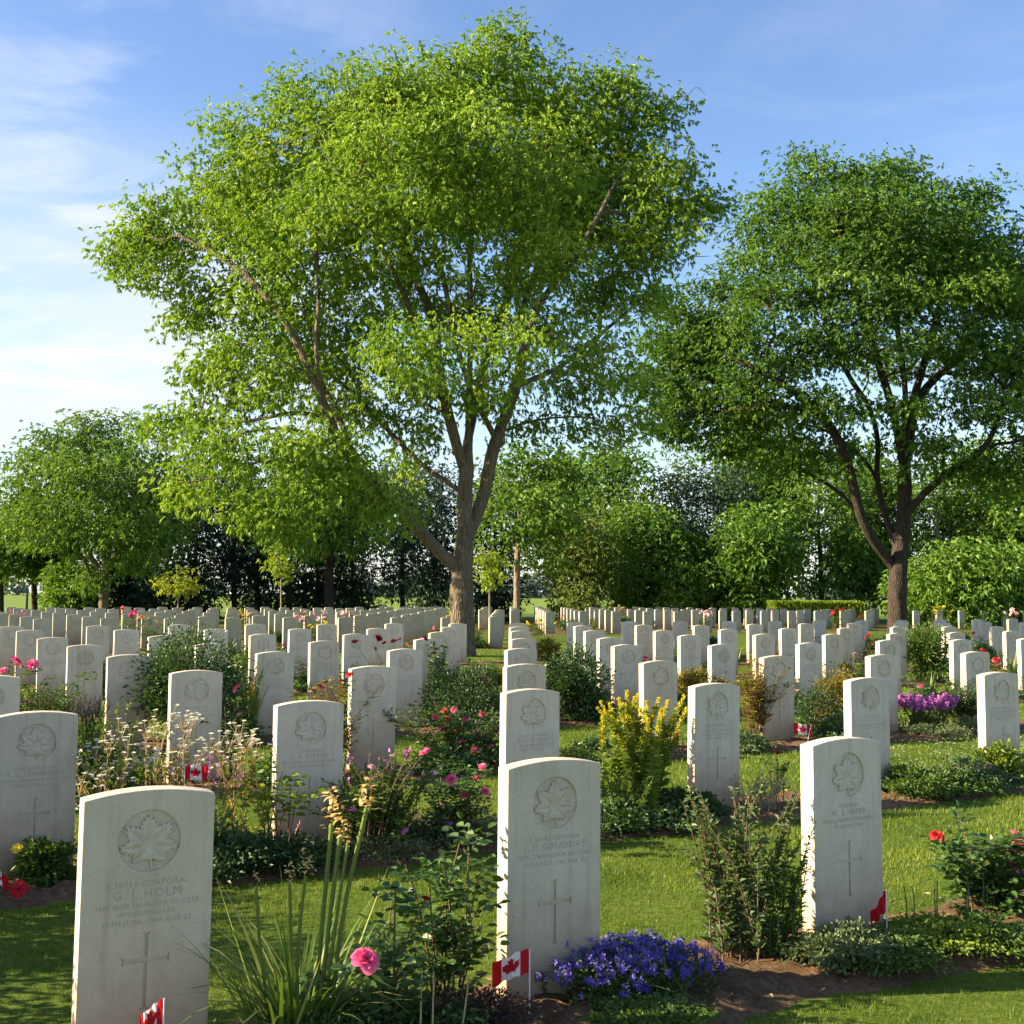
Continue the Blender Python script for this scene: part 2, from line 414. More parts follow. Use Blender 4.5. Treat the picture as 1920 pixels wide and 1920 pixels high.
soil_g = G()
for (bv, u0, u1, st) in BEDS:
    uu = np.arange(u0, u1 + st, st); nv = 13 if st < .1 else (9 if st < .2 else 5)
    tt = np.linspace(0, 1, nv)
    U, T = np.meshgrid(uu, tt, indexing='ij')
    wob = .05 * vnoise(U, U * 0 + 1)
    V = bv + BF + wob + T * (BB - BF)
    prof = np.clip(np.minimum(T, 1 - T) * 5, 0, 1)
    Z = -.012 + prof * (.045 + .013 * vnoise(U * 2.1, V * 4, 1.7) + .010 * rng.normal(size=U.shape) * (st < .1))
    X, Y = U * CU - V * SU, U * SU + V * CU
    n, m_ = U.shape
    i, j = np.meshgrid(np.arange(n - 1), np.arange(m_ - 1), indexing='ij')
    f = np.stack([i * m_ + j, (i + 1) * m_ + j, (i + 1) * m_ + j + 1, i * m_ + j + 1], -1).reshape(-1, 4)
    soil_g.add(np.stack([X, Y, Z], -1).reshape(-1, 3), f)
tag(soil_g.build('soil', M['soil'], smooth=True), 'brown soil of the flower beds under the rows of headstones', 'soil', kind='structure')

def bed_z(u, v):
    return .035

# crumbs and dead leaves on the front beds
g = G()
n = 2600
u = rng.uniform(-1, 8, n); v = rng.choice(P1V[:3], n) + rng.uniform(BF, BB, n)
X, Y = u * CU - v * SU, u * SU + v * CU
P = np.stack([X, Y, np.full(n, .035)], 1) + rng.normal(size=(n, 3)) * [.0, .0, .004]
leaves(g, P, rdir(n) * [1, 1, .3], rng.uniform(.012, .04, n), rng.uniform(.008, .02, n), rng.random(n), up=.4)
tag(g.build('litter', leaf_mat('dry litter', (.08, .045, .025), (.17, .11, .06), (.30, .22, .13), .1)), 'scraps of dry leaf lying on the soil of the front beds', 'litter', kind='stuff')

# lawn blades, dense near the viewer and thinning with distance
def lawn_blades():
    g = G()
    n = 1100000
    Y = 2.7 * np.exp(rng.random(n) * math.log(34 / 2.7))
    X = (rng.random(n) * 2 - 1) * (.47 * Y + .5)
    U = X * CU + Y * SU; V = -X * SU + Y * CU
    keep = ~in_bed(U, V)
    X, Y = X[keep], Y[keep]
    keep = rng.random(len(X)) < np.clip(.62 + .55 * vnoise(X * 1.3, Y * 1.3), .3, 1)
    X, Y = X[keep], Y[keep]
    n = len(X)
    sc_ = np.clip(Y / 6.0, .7, 4)
    H = rng.uniform(.010, .030, n) * (1 + .35 * vnoise(X * 1.9 + 2, Y * 2.1)) * np.clip(sc_, .8, 1.25); W = .0040 * sc_
    az = rng.random(n) * 2 * np.pi
    lean = rng.normal(0, .42, n)
    D = nrm(np.stack([np.cos(az) * lean, np.sin(az) * lean, np.ones(n)], 1))
    S = np.stack([-np.sin(az), np.cos(az), np.zeros(n)], 1)
    P = np.stack([X, Y, np.full(n, -.003)], 1)
    tip = P + D * H[:, None] + np.stack([np.cos(az), np.sin(az), np.zeros(n)], 1) * (H * .35)[:, None]
    V3 = np.stack([P - S * W[:, None] / 2, P + S * W[:, None] / 2, tip], 1)
    patch = .46 + .38 * vnoise(X * .55, Y * .55) + .18 * vnoise(X * 2.3, Y * 2.3) + .5 * (vnoise(X * .8 + 5, Y * .9 + 3) > .78)
    t = np.clip(patch + rng.normal(0, .27, n), 0, 1)
    g.add(V3.reshape(-1, 3), np.arange(3 * n).reshape(-1, 3), np.repeat(t, 3))
    return g
tag(lawn_blades().build('grass', M['grass']), 'short mown grass blades of the lawn between the beds', 'grass', kind='stuff')

# daisies in the lawn before the third row
g = G()
n = 520
u = rng.normal(9.6, 1.3, n); v = rng.uniform(6.7, 8.2, n)
k_ = (u > 7.2) & (u < 13)
u, v = u[k_], v[k_]; n = len(u)
X, Y = u * CU - v * SU, u * SU + v * CU
for q in range(6):
    a = np.full(n, q * math.pi / 3)
    leaves(g, np.stack([X, Y, np.full(n, .042)], 1), np.stack([np.cos(a), np.sin(a), np.full(n, .12)], 1), .012, .008, rng.uniform(.4, 1, n), up=.95, droop=0)
tag(g.build('daisies', M['petal_white']), 'tiny white daisies scattered over the sunny lawn', 'daisies', kind='stuff')

# ------------------------------------------------------------------ headstones
SW, ST_, SH, SR_ = .381, .076, .813, .022
LEAFO = [(.03, -.98), (.02, -.5), (.07, -.44), (.52, -.53), (.46, -.36), (.48, -.30), (.97, .10), (.86, .15), (.84, .21), (.93, .49), (.65, .43), (.60, .46), (.55, .58),
         (.33, .35), (.26, .39), (.36, .93), (.20, .84), (.15, .86), (0, 1.17)]
LEAFO = LEAFO + [(-x, y) for x, y in LEAFO[-2::-1]]

def slab(carved):
    bm = bmesh.new()
    pts = [(-SW / 2, -.12), (SW / 2, -.12)]
    n = 16
    rr = (SW * SW / 4 + SR_ * SR_) / (2 * SR_)
    a0 = math.asin(SW / 2 / rr)
    for k in range(n + 1):
        a = a0 - 2 * a0 * k / n
        pts.append((rr * math.sin(a), SH + SR_ - rr + rr * math.cos(a)))
    fr = [bm.verts.new((x, -ST_ / 2, z)) for x, z in pts]; bk = [bm.verts.new((x, ST_ / 2, z)) for x, z in pts]
    bm.faces.new(fr); bm.faces.new(bk[::-1])
    m = len(pts)
    for k in range(m): bm.faces.new((fr[(k + 1) % m], fr[k], bk[k], bk[(k + 1) % m]))
    bmesh.ops.recalc_face_normals(bm, faces=bm.faces)
    ed = [e for e in bm.edges if len(e.link_faces) == 2 and e.calc_face_angle() > .6 and max(v.co.z for v in e.verts) > 0]
    bmesh.ops.bevel(bm, geom=ed, offset=.0035, segments=2, profile=.5, affect='EDGES')
    me = bpy.data.meshes.new('headstone')
    bm.to_mesh(me); bm.free()
    if not carved: return me
    # sunk roundel and incised latin cross
    cb = bmesh.new()
    def box(x0, x1, z0, z1, y1):
        vs_ = [cb.verts.new((x, y, z)) for y in (-ST_ / 2 - .02, y1) for x, z in ((x0, z0), (x1, z0), (x1, z1), (x0, z1))]
        for q in ((0, 1, 2, 3), (7, 6, 5, 4), (0, 4, 5, 1), (1, 5, 6, 2), (2, 6, 7, 3), (3, 7, 4, 0)): cb.faces.new([vs_[k] for k in q])
    cy_ = SH + SR_ - .149
    nn = 48
    y1 = -ST_ / 2 + .0085
    a_ = [cb.verts.new((.092 * math.cos(2 * math.pi * k / nn), -ST_ / 2 - .02, cy_ + .092 * math.sin(2 * math.pi * k / nn))) for k in range(nn)]
    b_ = [cb.verts.new((v.co.x * .985, y1, cy_ + (v.co.z - cy_) * .985)) for v in a_]
    cb.faces.new(a_); cb.faces.new(b_[::-1])
    for k in range(nn): cb.faces.new((a_[(k + 1) % nn], a_[k], b_[k], b_[(k + 1) % nn]))
    t = SH + SR_
    poly = []
    zt, zb, zc_, hw, w_ = t - .416, t - .636, t - .494, .068, .0052
    sf = .013
    # outline of the cross with serifs, clockwise
    L = [(-sf, zt), (sf, zt), (w_, zt - .006), (w_, zc_ + w_), (hw - .006, zc_ + w_), (hw, zc_ + sf), (hw, zc_ - sf), (hw - .006, zc_ - w_), (w_, zc_ - w_), (w_, zb + .006), (sf, zb), (-sf, zb), (-w_, zb + .006),
         (-w_, zc_ - w_), (-hw + .006, zc_ - w_), (-hw, zc_ - sf), (-hw, zc_ + sf), (-hw + .006, zc_ + w_), (-w_, zc_ + w_), (-w_, zt - .006)]
    a_ = [cb.verts.new((x, -ST_ / 2 - .02, z)) for x, z in L]; b_ = [cb.verts.new((x, -ST_ / 2 + .006, z)) for x, z in L]
    cb.faces.new(a_); cb.faces.new(b_[::-1])
    for k in range(len(L)): cb.faces.new((a_[(k + 1) % len(L)], a_[k], b_[k], b_[(k + 1) % len(L)]))
    bmesh.ops.recalc_face_normals(cb, faces=cb.faces)
    cm = bpy.data.meshes.new('cutter'); cb.to_mesh(cm); cb.free()
    oa = bpy.data.objects.new('a', me); ob = bpy.data.objects.new('b', cm)
    COL.objects.link(oa); COL.objects.link(ob)
    md = oa.modifiers.new('cut', 'BOOLEAN'); md.object = ob; md.operation = 'DIFFERENCE'; md.solver = 'EXACT'
    dg = bpy.context.evaluated_depsgraph_get()
    out = bpy.data.meshes.new_from_object(oa.evaluated_get(dg))
    bpy.data.objects.remove(oa); bpy.data.objects.remove(ob); bpy.data.meshes.remove(me); bpy.data.meshes.remove(cm)
    out.name = 'headstone'
    return out

def badge_mesh():
    """maple leaf in low relief inside the roundel"""
    from mathutils.geometry import delaunay_2d_cdt
    cy_ = SH + SR_ - .149
    lob = [(92, 1.0, 37), (138, .98, 31), (46, .98, 31), (182, .93, 29), (-2, .93, 29), (222, .74, 27), (-42, .74, 27)]
    cb0 = (0.0, -.018)
    outl = []
    for k in range(180):
        a = k * 2.0
        r = .44
        for la, L, wd in lob:
            d = abs((a - la + 180) % 360 - 180)
            if d < wd: r = max(r, .44 + (L - .44) * (1 - d / wd) ** .8)
        r *= 1 + .06 * (1 if k % 4 < 2 else -1) * (r > .5)
        if abs((a - 278 + 180) % 360 - 180) < 4: r = .80
        R_ = r * (.0925 if a < 190 or a > 350 else .085)
        x, y = cb0[0] + R_ * math.cos(R(a)), cb0[1] + R_ * math.sin(R(a))
        q = math.hypot(x, y)
        if q > .0865: x, y = x * .0865 / q, y * .0865 / q
        outl.append((x, y))
    n = len(outl)
    pts = [Vector(p) for p in outl]; edges = [(k, (k + 1) % n) for k in range(n)]
    h = {k: .0072 for k in range(n)}
    for la, L, wd in lob:
        prev = None
        for q in (.06, .25, .45, .65, .85):
            x, y = cb0[0] + .088 * L * q * math.cos(R(la)), cb0[1] + .088 * L * q * math.sin(R(la))
            pts.append(Vector((x, y))); h[len(pts) - 1] = .003 + .003 * q
            if prev is not None: edges.append((prev, len(pts) - 1))
            prev = len(pts) - 1
            if .2 < q < .8:
                for sd in (-1, 1):
                    pts.append(Vector((x + .017 * L * (1 - q * .6) * math.cos(R(la + sd * 62)), y + .017 * L * (1 - q * .6) * math.sin(R(la + sd * 62))))); h[len(pts) - 1] = .0088
    vs_, es_, fs_, ov, *_ = delaunay_2d_cdt(pts, edges, [list(range(n))], 1, 1e-6)
    bm = bmesh.new()
    hh = []
    for k, v in enumerate(vs_):
        src = ov[k]
        hh.append(h.get(src[0], .003) if src else .006)
    y0 = -ST_ / 2 + .0085
    V = [bm.verts.new((v.x, y0 - hh[k], cy_ + v.y)) for k, v in enumerate(vs_)]
    for f in fs_:
        try: bm.faces.new([V[k] for k in f])
        except ValueError: pass
    be = [e for e in bm.edges if len(e.link_faces) == 1]
    r = bmesh.ops.extrude_edge_only(bm, edges=be)
    for v in r['geom']:
        if isinstance(v, bmesh.types.BMVert): v.co.y = y0 + .0008
    bmesh.ops.recalc_face_normals(bm, faces=bm.faces)
    me = bpy.data.meshes.new('maple_leaf_badge'); bm.to_mesh(me); bm.free()
    return me

def text_mesh(lines):  # letters lie flat on the face; their incised shade is only colour
    """shade-toned lettering: (text, distance below the apex, cap height)"""
    g = G()
    for tx, dy, ch in lines:
        cu = bpy.data.curves.new('inscription', 'FONT'); cu.body = tx; cu.size = ch * 1.42; cu.align_x = 'CENTER'; cu.align_y = 'CENTER'; cu.resolution_u = 2; cu.space_character = 1.12
        o = bpy.data.objects.new('t', cu); COL.objects.link(o)
        dg = bpy.context.evaluated_depsgraph_get()
        me = bpy.data.meshes.new_from_object(o.evaluated_get(dg))
        n = len(me.vertices)
        co_ = np.empty(n * 3); me.vertices.foreach_get('co', co_); co_ = co_.reshape(-1, 3)
        wd = max(co_[:, 0].max() - co_[:, 0].min(), .01)
        kx = min(1, .335 / wd)
        V = np.stack([co_[:, 0] * kx, np.full(n, -ST_ / 2 - .0006), SH + SR_ - dy + co_[:, 1]], 1)
        f3 = [list(p.vertices) for p in me.polygons if len(p.vertices) == 3]; f4 = [list(p.vertices) for p in me.polygons if len(p.vertices) == 4]
        me.calc_loop_triangles()
        f3 = [list(t_.vertices) for t_ in me.loop_triangles]
        g.add(V, f3)
        bpy.data.objects.remove(o); bpy.data.curves.remove(cu); bpy.data.meshes.remove(me)
    return g.mesh('inscription', M['letter'])

def stroke_mesh(seed):
    """worn lettering too faint to read: rows of short strokes"""
    r_ = random.Random(seed)
    g = G()
    for dy, ch, hw in ((.275, .015, .10), (.305, .022, .11), (.335, .014, .14), (.358, .014, .09)):
        x = -hw * r_.uniform(.8, 1.1); e = -x
        while x < e:
            z = SH + SR_ - dy
            hgt = ch * r_.choice((1, 1, .9))
            wv = .0022
            for q in range(r_.choice((1, 2, 2))):
                xx = x + q * ch * .42
                g.add([(xx, -ST_ / 2 - .0006, z - hgt / 2), (xx + wv, -ST_ / 2 - .0006, z - hgt / 2), (xx + wv, -ST_ / 2 - .0006, z + hgt / 2), (xx, -ST_ / 2 - .0006, z + hgt / 2)], [(0, 1, 2, 3)])
            if r_.random() < .6:
                zz = z + r_.choice((-.5, 0, .45)) * hgt
                g.add([(x, -ST_ / 2 - .0007, zz), (x + ch * .5, -ST_ / 2 - .0007, zz), (x + ch * .5, -ST_ / 2 - .0007, zz + .002), (x, -ST_ / 2 - .0007, zz + .002)], [(0, 1, 2, 3)])
            x += ch * r_.choice((.8, .8, .95, 1.5))
    return g.mesh('inscription', M['letter'])

ME_CARVED, ME_PLAIN, ME_BADGE = slab(True), slab(False), badge_mesh()
ME_CARVED.materials.clear(); ME_CARVED.materials.append(M['stone'])
ME_PLAIN.materials.clear(); ME_PLAIN.materials.append(M['stone_far'])
ME_BADGE.materials.append(M['carving'])
STROKES = [stroke_mesh(k) for k in range(6)]
TEXTS = {
    (0, 0): [('B.56961 CORPORAL', .272, .0175), ('G. J. HOLM', .303, .0265), ('THE NORTH NOVA SCOTIA', .335, .0155), ('HIGHLANDERS', .358, .0155), ('14TH JUNE 1944 AGE 23', .383, .0155)],
    (0, 1): [('F.56141 TROOPER', .272, .0165), ('J. F. GRUDDAS', .300, .0245), ('18TH CANADIAN HUSSARS', .332, .0165), ('10TH JULY 1944 AGE 30', .358, .0155)],
    (0, 2): [('RIFLEMAN', .272, .0155), ('W. E. WEBB', .300, .0235), ('THE REGINA RIFLE REGIMENT', .330, .0145), ('8TH JUNE 1944', .355, .0145)],
    (1, 0): [('LANCE SERGEANT', .272, .0155), ('T. L. FORRESTER', .300, .0235), ('ROYAL CANADIAN ARTILLERY', .330, .0145), ('8TH JULY 1944 AGE 25', .355, .0145)],
    (1, 1): [('CORPORAL', .272, .0165), ('L. A. PERRIER', .300, .0235), ('REGIMENT DE LA CHAUDIERE', .330, .0145), ('6TH JUNE 1944 AGE 29', .355, .0145)],
}
ORD = ['first', 'second', 'third', 'fourth', 'fifth', 'sixth', 'seventh', 'eighth', 'ninth', 'tenth', 'eleventh', 'twelfth', 'thirteenth', 'fourteenth', 'fifteenth', 'sixteenth', 'seventeenth', 'eighteenth', 'nineteenth',
       'twentieth', 'twenty-first', 'twenty-second', 'twenty-third', 'twenty-fourth', 'twenty-fifth', 'twenty-sixth', 'twenty-seventh', 'twenty-eighth', 'twenty-ninth', 'thirtieth', 'thirty-first', 'thirty-second', 'thirty-third']
HERO_LABELS = {
    (0, 0): 'big headstone closest to the viewer, broad face lettered Corporal above a tall cross',
    (0, 1): 'headstone in the front row with a paper flag and violet bellflowers at its foot',
    (0, 2): 'headstone beside the upright grey-green bush with a furled red flag at its corner',
    (1, 0): 'headstone cut by the picture edge behind the closest one, red poppy at its foot',
    (1, 1): 'headstone behind the withered yellow flower stalks and the large-leaved rose shoot',
    (1, 2): 'headstone half hidden by the front-row stone that has the violet bellflowers',
    (1, 3): 'headstone standing next to the clump of yellow flower spires',
    (1, 4): 'headstone overlapped by the front-row stone with the furled red flag',
    (1, 5): 'headstone cut by the picture edge above a bright leafy mound',
    (2, 1): 'headstone rising behind the tall white-flowered stems',
    (2, 2): 'warm grey headstone next to the low red-flowered olive shrub',
}
stones_all = []       # (plot, row, i, u, v, px, dist)
for j, v in enumerate(P1V):
    for i in range(-12, 22):
        u = .565 + 1.406 * i
        x, y = uv(u + SW / 2, v)
        if y < 2.5: continue
        px, py = proj(x, y, SH)
        wpx = F * .2 / y
        if px < -wpx or px > 1920 + wpx * .8 or py > 1915: continue
        stones_all.append((1, j, i, u, v, px, y))
for j, v in enumerate(P2V):
    for i in range(-12, 16):
        u = .38 + 1.408 * i
        x, y = uv(u + SW / 2, v); px, py = proj(x, y, SH)
        if px < -8 or y > 53 or px > (1003 if j == 0 else 952): continue
        stones_all.append((2, j, i, u, v, px, y))
for j, v in enumerate(P3V):
    for i in range(0, 20):
        u = 21.1 + 1.408 * i
        x, y = uv(u + SW / 2, v); px, py = proj(x, y, SH)
        if px > 1930 or y > 61 or (px > 1690 and j > 3): continue
        stones_all.append((3, j, i, u, v, px, y))
stones_all.sort(key=lambda q: q[6])
near300 = stones_all[:300]; rest = stones_all[300:]
print('stones', len(stones_all), [sum(1 for q in stones_all if q[0] == k) for k in (1, 2, 3)])
rank = {}
for q in stones_all: rank.setdefault((q[0], q[1]), []).append(q)
for k in rank: rank[k].sort(key=lambda q: q[6])
def stone_proto(carved, text):
    o = link('headstone', ME_CARVED if carved else ME_PLAIN)
    if carved:
        link('maple_leaf_badge', ME_BADGE, o)
        if text is not None: link('inscription', text, o)
    return o
BLOCK = {1: 'carved headstones facing the viewer', 2: 'plain-backed headstones behind the large tree', 3: 'plain-backed headstones beyond the grass aisle'}
protoC = [stone_proto(True, s_) for s_ in STROKES]; protoP = stone_proto(False, None)
used = set()
for (pl, j, i, u, v, px, y) in near300:
    if pl == 1:
        if (j, i) in TEXTS: o = stone_proto(True, text_mesh(TEXTS[(j, i)]))
        else:
            k = (i * 7 + j * 3) % 6
            o = protoC[k] if k not in used else copy_tree(protoC[k]); used.add(k)
        lab = HERO_LABELS.get((j, i)) or 'pale carved headstone, %s from the near end of the %s row' % (ORD[rank[(1, j)].index((pl, j, i, u, v, px, y))], ORD[j])
    else:
        o = protoP if 'p' not in used else copy_tree(protoP); used.add('p')
        k = rank[(pl, j)].index((pl, j, i, u, v, px, y))
        if pl == 2: lab = 'plain-backed headstone behind the large tree, %s from the near end of its block\'s %s row' % (ORD[k], ORD[j])
        else: lab = 'sunlit-edged headstone beyond the grass aisle, %s from the aisle path in its block\'s %s row' % (ORD[k], ORD[j])
    x_, y_ = uv(u + SW / 2, v + ST_ / 2)
    jr = random.Random(i * 31 + j * 7 + pl)
    o.location = (x_, y_, jr.uniform(-.012, .012) if j or pl > 1 else 0)
    o.rotation_euler = (R(jr.gauss(0, .35)), R(jr.gauss(0, .3)), YAW + R(jr.gauss(0, .6)))
    tag(o, lab, 'headstone', BLOCK[pl])
for k, p in enumerate(protoC):
    if k not in used:
        for ch in list(p.children): bpy.data.objects.remove(ch)
        bpy.data.objects.remove(p)
if rest:
    bm_v = np.empty(len(ME_PLAIN.vertices) * 3); ME_PLAIN.vertices.foreach_get('co', bm_v); bm_v = bm_v.reshape(-1, 3)
    ME_PLAIN.calc_loop_triangles()
    tr = np.array([list(t_.vertices) for t_ in ME_PLAIN.loop_triangles])
    g = G()
    for (pl, j, i, u, v, px, y) in rest:
        x_, y_ = uv(u + SW / 2, v + ST_ / 2)
        V = np.stack([bm_v[:, 0] * CU - bm_v[:, 1] * SU + x_, bm_v[:, 0] * SU + bm_v[:, 1] * CU + y_, bm_v[:, 2] + rng.uniform(-.02, .02)], 1)
        g.add(V, tr)
    tag(g.build('headstone_rows', M['stone_far']), 'far rows of small pale headstones before the tree line', 'headstones', kind='stuff')
# ------------------------------------------------------------------ trees
def polyline(P, step):
    P = np.asarray(P, float); out = [P[0]]
    for a, b in zip(P[:-1], P[1:]):
        n = max(1, int(round(np.linalg.norm(b - a) / step)))
        for k in range(1, n + 1): out.append(a + (b - a) * k / n)
    return np.array(out)

def smooth_line(P, it=2):
    P = np.asarray(P, float)
    for _ in range(it):
        Q = [P[0]]
        for a, b in zip(P[:-1], P[1:]): Q += [a * .75 + b * .25, a * .25 + b * .75]
        Q.append(P[-1]); P = np.array(Q)
    return P

def skeleton(limbs, att, gen, step=.5, bal=.22, maxn=40000):
    """limbs: polylines from the root; att: twig ends. Returns node positions and parents."""
    pos = np.zeros((maxn, 3)); par = np.full(maxn, -1); pl = np.zeros(maxn); n = 0
    for k, L in enumerate(limbs):
        L = polyline(L, step)
        if k == 0:
            start = 0; pos[0] = L[0]; n = 1; prev = 0
        else:
            d = np.linalg.norm(pos[:n] - L[0], axis=1); prev = int(d.argmin())
        for p in L[1:]:
            pos[n] = p; par[n] = prev; pl[n] = pl[prev] + np.linalg.norm(p - pos[prev]); prev = n; n += 1
    trunk_n = n
    zmin = limbs[0][-1][2] * .17
    d0 = np.array([np.linalg.norm(pos[:n] - a, axis=1).min() for a in att])
    ends = np.zeros(len(att), int)
    for q in np.argsort(d0):
        a = att[q]
        dv = pos[:n] - a
        d = np.sqrt((dv * dv).sum(1))
        cost = d + bal * pl[:n] + np.where(pos[:n, 2] < zmin, 50, 0) + np.where(pos[:n, 2] > a[2] + .3, 4.0 * (pos[:n, 2] - a[2]), 0)
        b = int(cost.argmin()); L = d[b]
        m = max(1, int(L / step))
        p0 = pos[b]; pd = nrm(p0 - pos[par[b]]) if par[b] >= 0 else np.array([0, 0, 1.0])
        c = p0 + pd * L * .35 + np.array([0, 0, .12 * L]) + gen.normal(size=3) * .05 * L
        prev = b
        for k in range(1, m + 1):
            s_ = k / m
            p = (1 - s_) ** 2 * p0 + 2 * s_ * (1 - s_) * c + s_ ** 2 * a
            if k < m: p = p + gen.normal(size=3) * .035 * min(1, L)
            pos[n] = p; par[n] = prev; pl[n] = pl[prev] + np.linalg.norm(p - pos[prev]); prev = n; n += 1
        ends[q] = prev
    return pos[:n], par[:n], ends

def wood(pos, par, r_root, r_tip, g, flare=0.25, sides=(10, 5)):
    n = len(pos)
    cnt = np.zeros(n); kids = [[] for _ in range(n)]
    for k in range(1, n): kids[par[k]].append(k)
    for k in range(n - 1, -1, -1):
        if not kids[k]: cnt[k] += 1
        if par[k] >= 0: cnt[par[k]] += cnt[k]
    e = math.log(r_root / r_tip) / math.log(max(cnt[0], 2))
    rad = r_tip * cnt ** e
    rad = np.where(cnt < 4, rad * (.45 + .14 * cnt), rad)
    for s0 in range(n):
        if s0 and s0 == max(kids[par[s0]], key=lambda c: cnt[c]): continue
        path = [s0] if s0 == 0 else [par[s0], s0]
        while kids[path[-1]]: path.append(max(kids[path[-1]], key=lambda c: cnt[c]))
        P = pos[path]; rr = rad[path].copy()
        if s0 == 0:
            z = P[:, 2] - P[0, 2]; rr = rr * (1 + flare * np.exp(-z / .5))
        else: rr[0] = min(rr[0], rr[1] * 1.25)
        if len(P) >= 3 and rr[0] > .04:
            Q = smooth_line(P, 2 if rr[0] > .12 else 1); rr = np.interp(np.linspace(0, 1, len(Q)), np.linspace(0, 1, len(rr)), rr); P = Q
        tube(g, P, rr, 24 if rr[0] > .12 else sides[0] if rr[0] > .06 else (6 if rr[0] > .03 else sides[1]), .5)
    return rad

def lump_points(base, Y, lumps, dens, gen, minn=5):
    out = []
    for L in lumps:
        cx, cy, rx, ry = L[:4]; yo = L[4] if len(L) > 4 else 0; k = L[5] if len(L) > 5 else 1
        c = np.array(at(cx, cy, Y + yo)) - [base[0], base[1], 0]
        sx_, sz = rx * (Y + yo) / F, ry * (Y + yo) / F
        sy = min(.9 * (sx_ + sz) / 2, 2.3 + .1 * sx_)
        n = max(minn, int(dens * k * (sx_ * sy * sz) ** .78))
        d = rdir(n, gen); r = gen.random(n) ** (1 / 2.6) * np.where(gen.random(n) < .08, 1.22, 1)
        out.append(c + d * r[:, None] * [sx_, sy, sz])
    return np.concatenate(out)

def foliage(g, att, centre, gen, sprays=14, L=.15, W=.06, spread=.42, flat=.65, droop=.35, fan=5, t0=.5, tv=.2, up=.55):
    n = len(att) * sprays
    A = np.repeat(att, sprays, 0)
    off = np.clip(gen.normal(size=(n, 3)), -1.7, 1.7) * spread * [1, 1, flat]
    P = A + off
    out = nrm(off + nrm(A - centre) * .25 + gen.normal(size=(n, 3)) * .35 - np.array([0, 0, droop]))
    tb = np.repeat(np.clip(t0 + gen.normal(0, tv, len(att)), .05, .95), sprays)
    S = nrm(np.cross(out, gen.normal(size=(n, 3)) + [0, 0, 1.5]))
    sc_ = gen.uniform(.7, 1.25, n)
    for k in range(fan):
        a = (k - (fan - 1) / 2) * (2.3 / max(fan - 1, 1)) if fan > 1 else 0
        D = out * math.cos(a) + S * math.sin(a)
        leaves(g, P + out * (.02 * k), D, L * sc_ * (1 - .12 * abs(a)), W * sc_, np.clip(tb + gen.normal(0, .16, n), 0, 1), up=up, droop=.28, gen=gen)

def make_tree(name, label, base, Y, limbs_px, lumps, r_root, mats, seed, dens, group=None, cat='tree', r_tip=.017, bal=.22, step=.5, extra=None, **fo):
    gen = np.random.default_rng(seed)
    root = empty(name, (base[0], base[1], 0))
    limbs = []
    for k, L in enumerate(limbs_px):
        P = [np.array(at(p[0], p[1], Y + (p[2] if len(p) > 2 else 0))) - [base[0], base[1], 0] for p in L]
        if k == 0: P[0] = np.array([0, 0, -.1])
        limbs.append(smooth_line(P, 1))
    att = lump_points(base, Y, lumps, dens, gen)
    pos, par, ends = skeleton(limbs, att, gen, step, bal)
    g = G(); wood(pos, par, r_root, r_tip, g); 
    if extra is not None: extra(g, base, Y)
    link('trunk', g.mesh('trunk', mats[0], True), root)
    print(name, 'twigs', len(att), 'nodes', len(pos))
    g = G(); foliage(g, att, att.mean(0) - [0, 0, 1.0], gen, **fo)
    link('crown', g.mesh('crown', mats[1]), root)
    tag(root, label, cat, group)
    return root

def dead_twigs(g, base, Y):
    for pts in ([(1268, 205), (1290, 178), (1306, 160), (1322, 178)], [(1272, 202), (1285, 194), (1294, 196)], [(1258, 230), (1268, 222), (1276, 250)], [(1308, 420), (1332, 424), (1348, 452)], [(1285, 470), (1300, 482), (1330, 480)]):
        P = [np.array(at(p[0], p[1], Y)) - [base[0], base[1], 0] for p in pts]
        tube(g, smooth_line(P, 1), .008, 4)

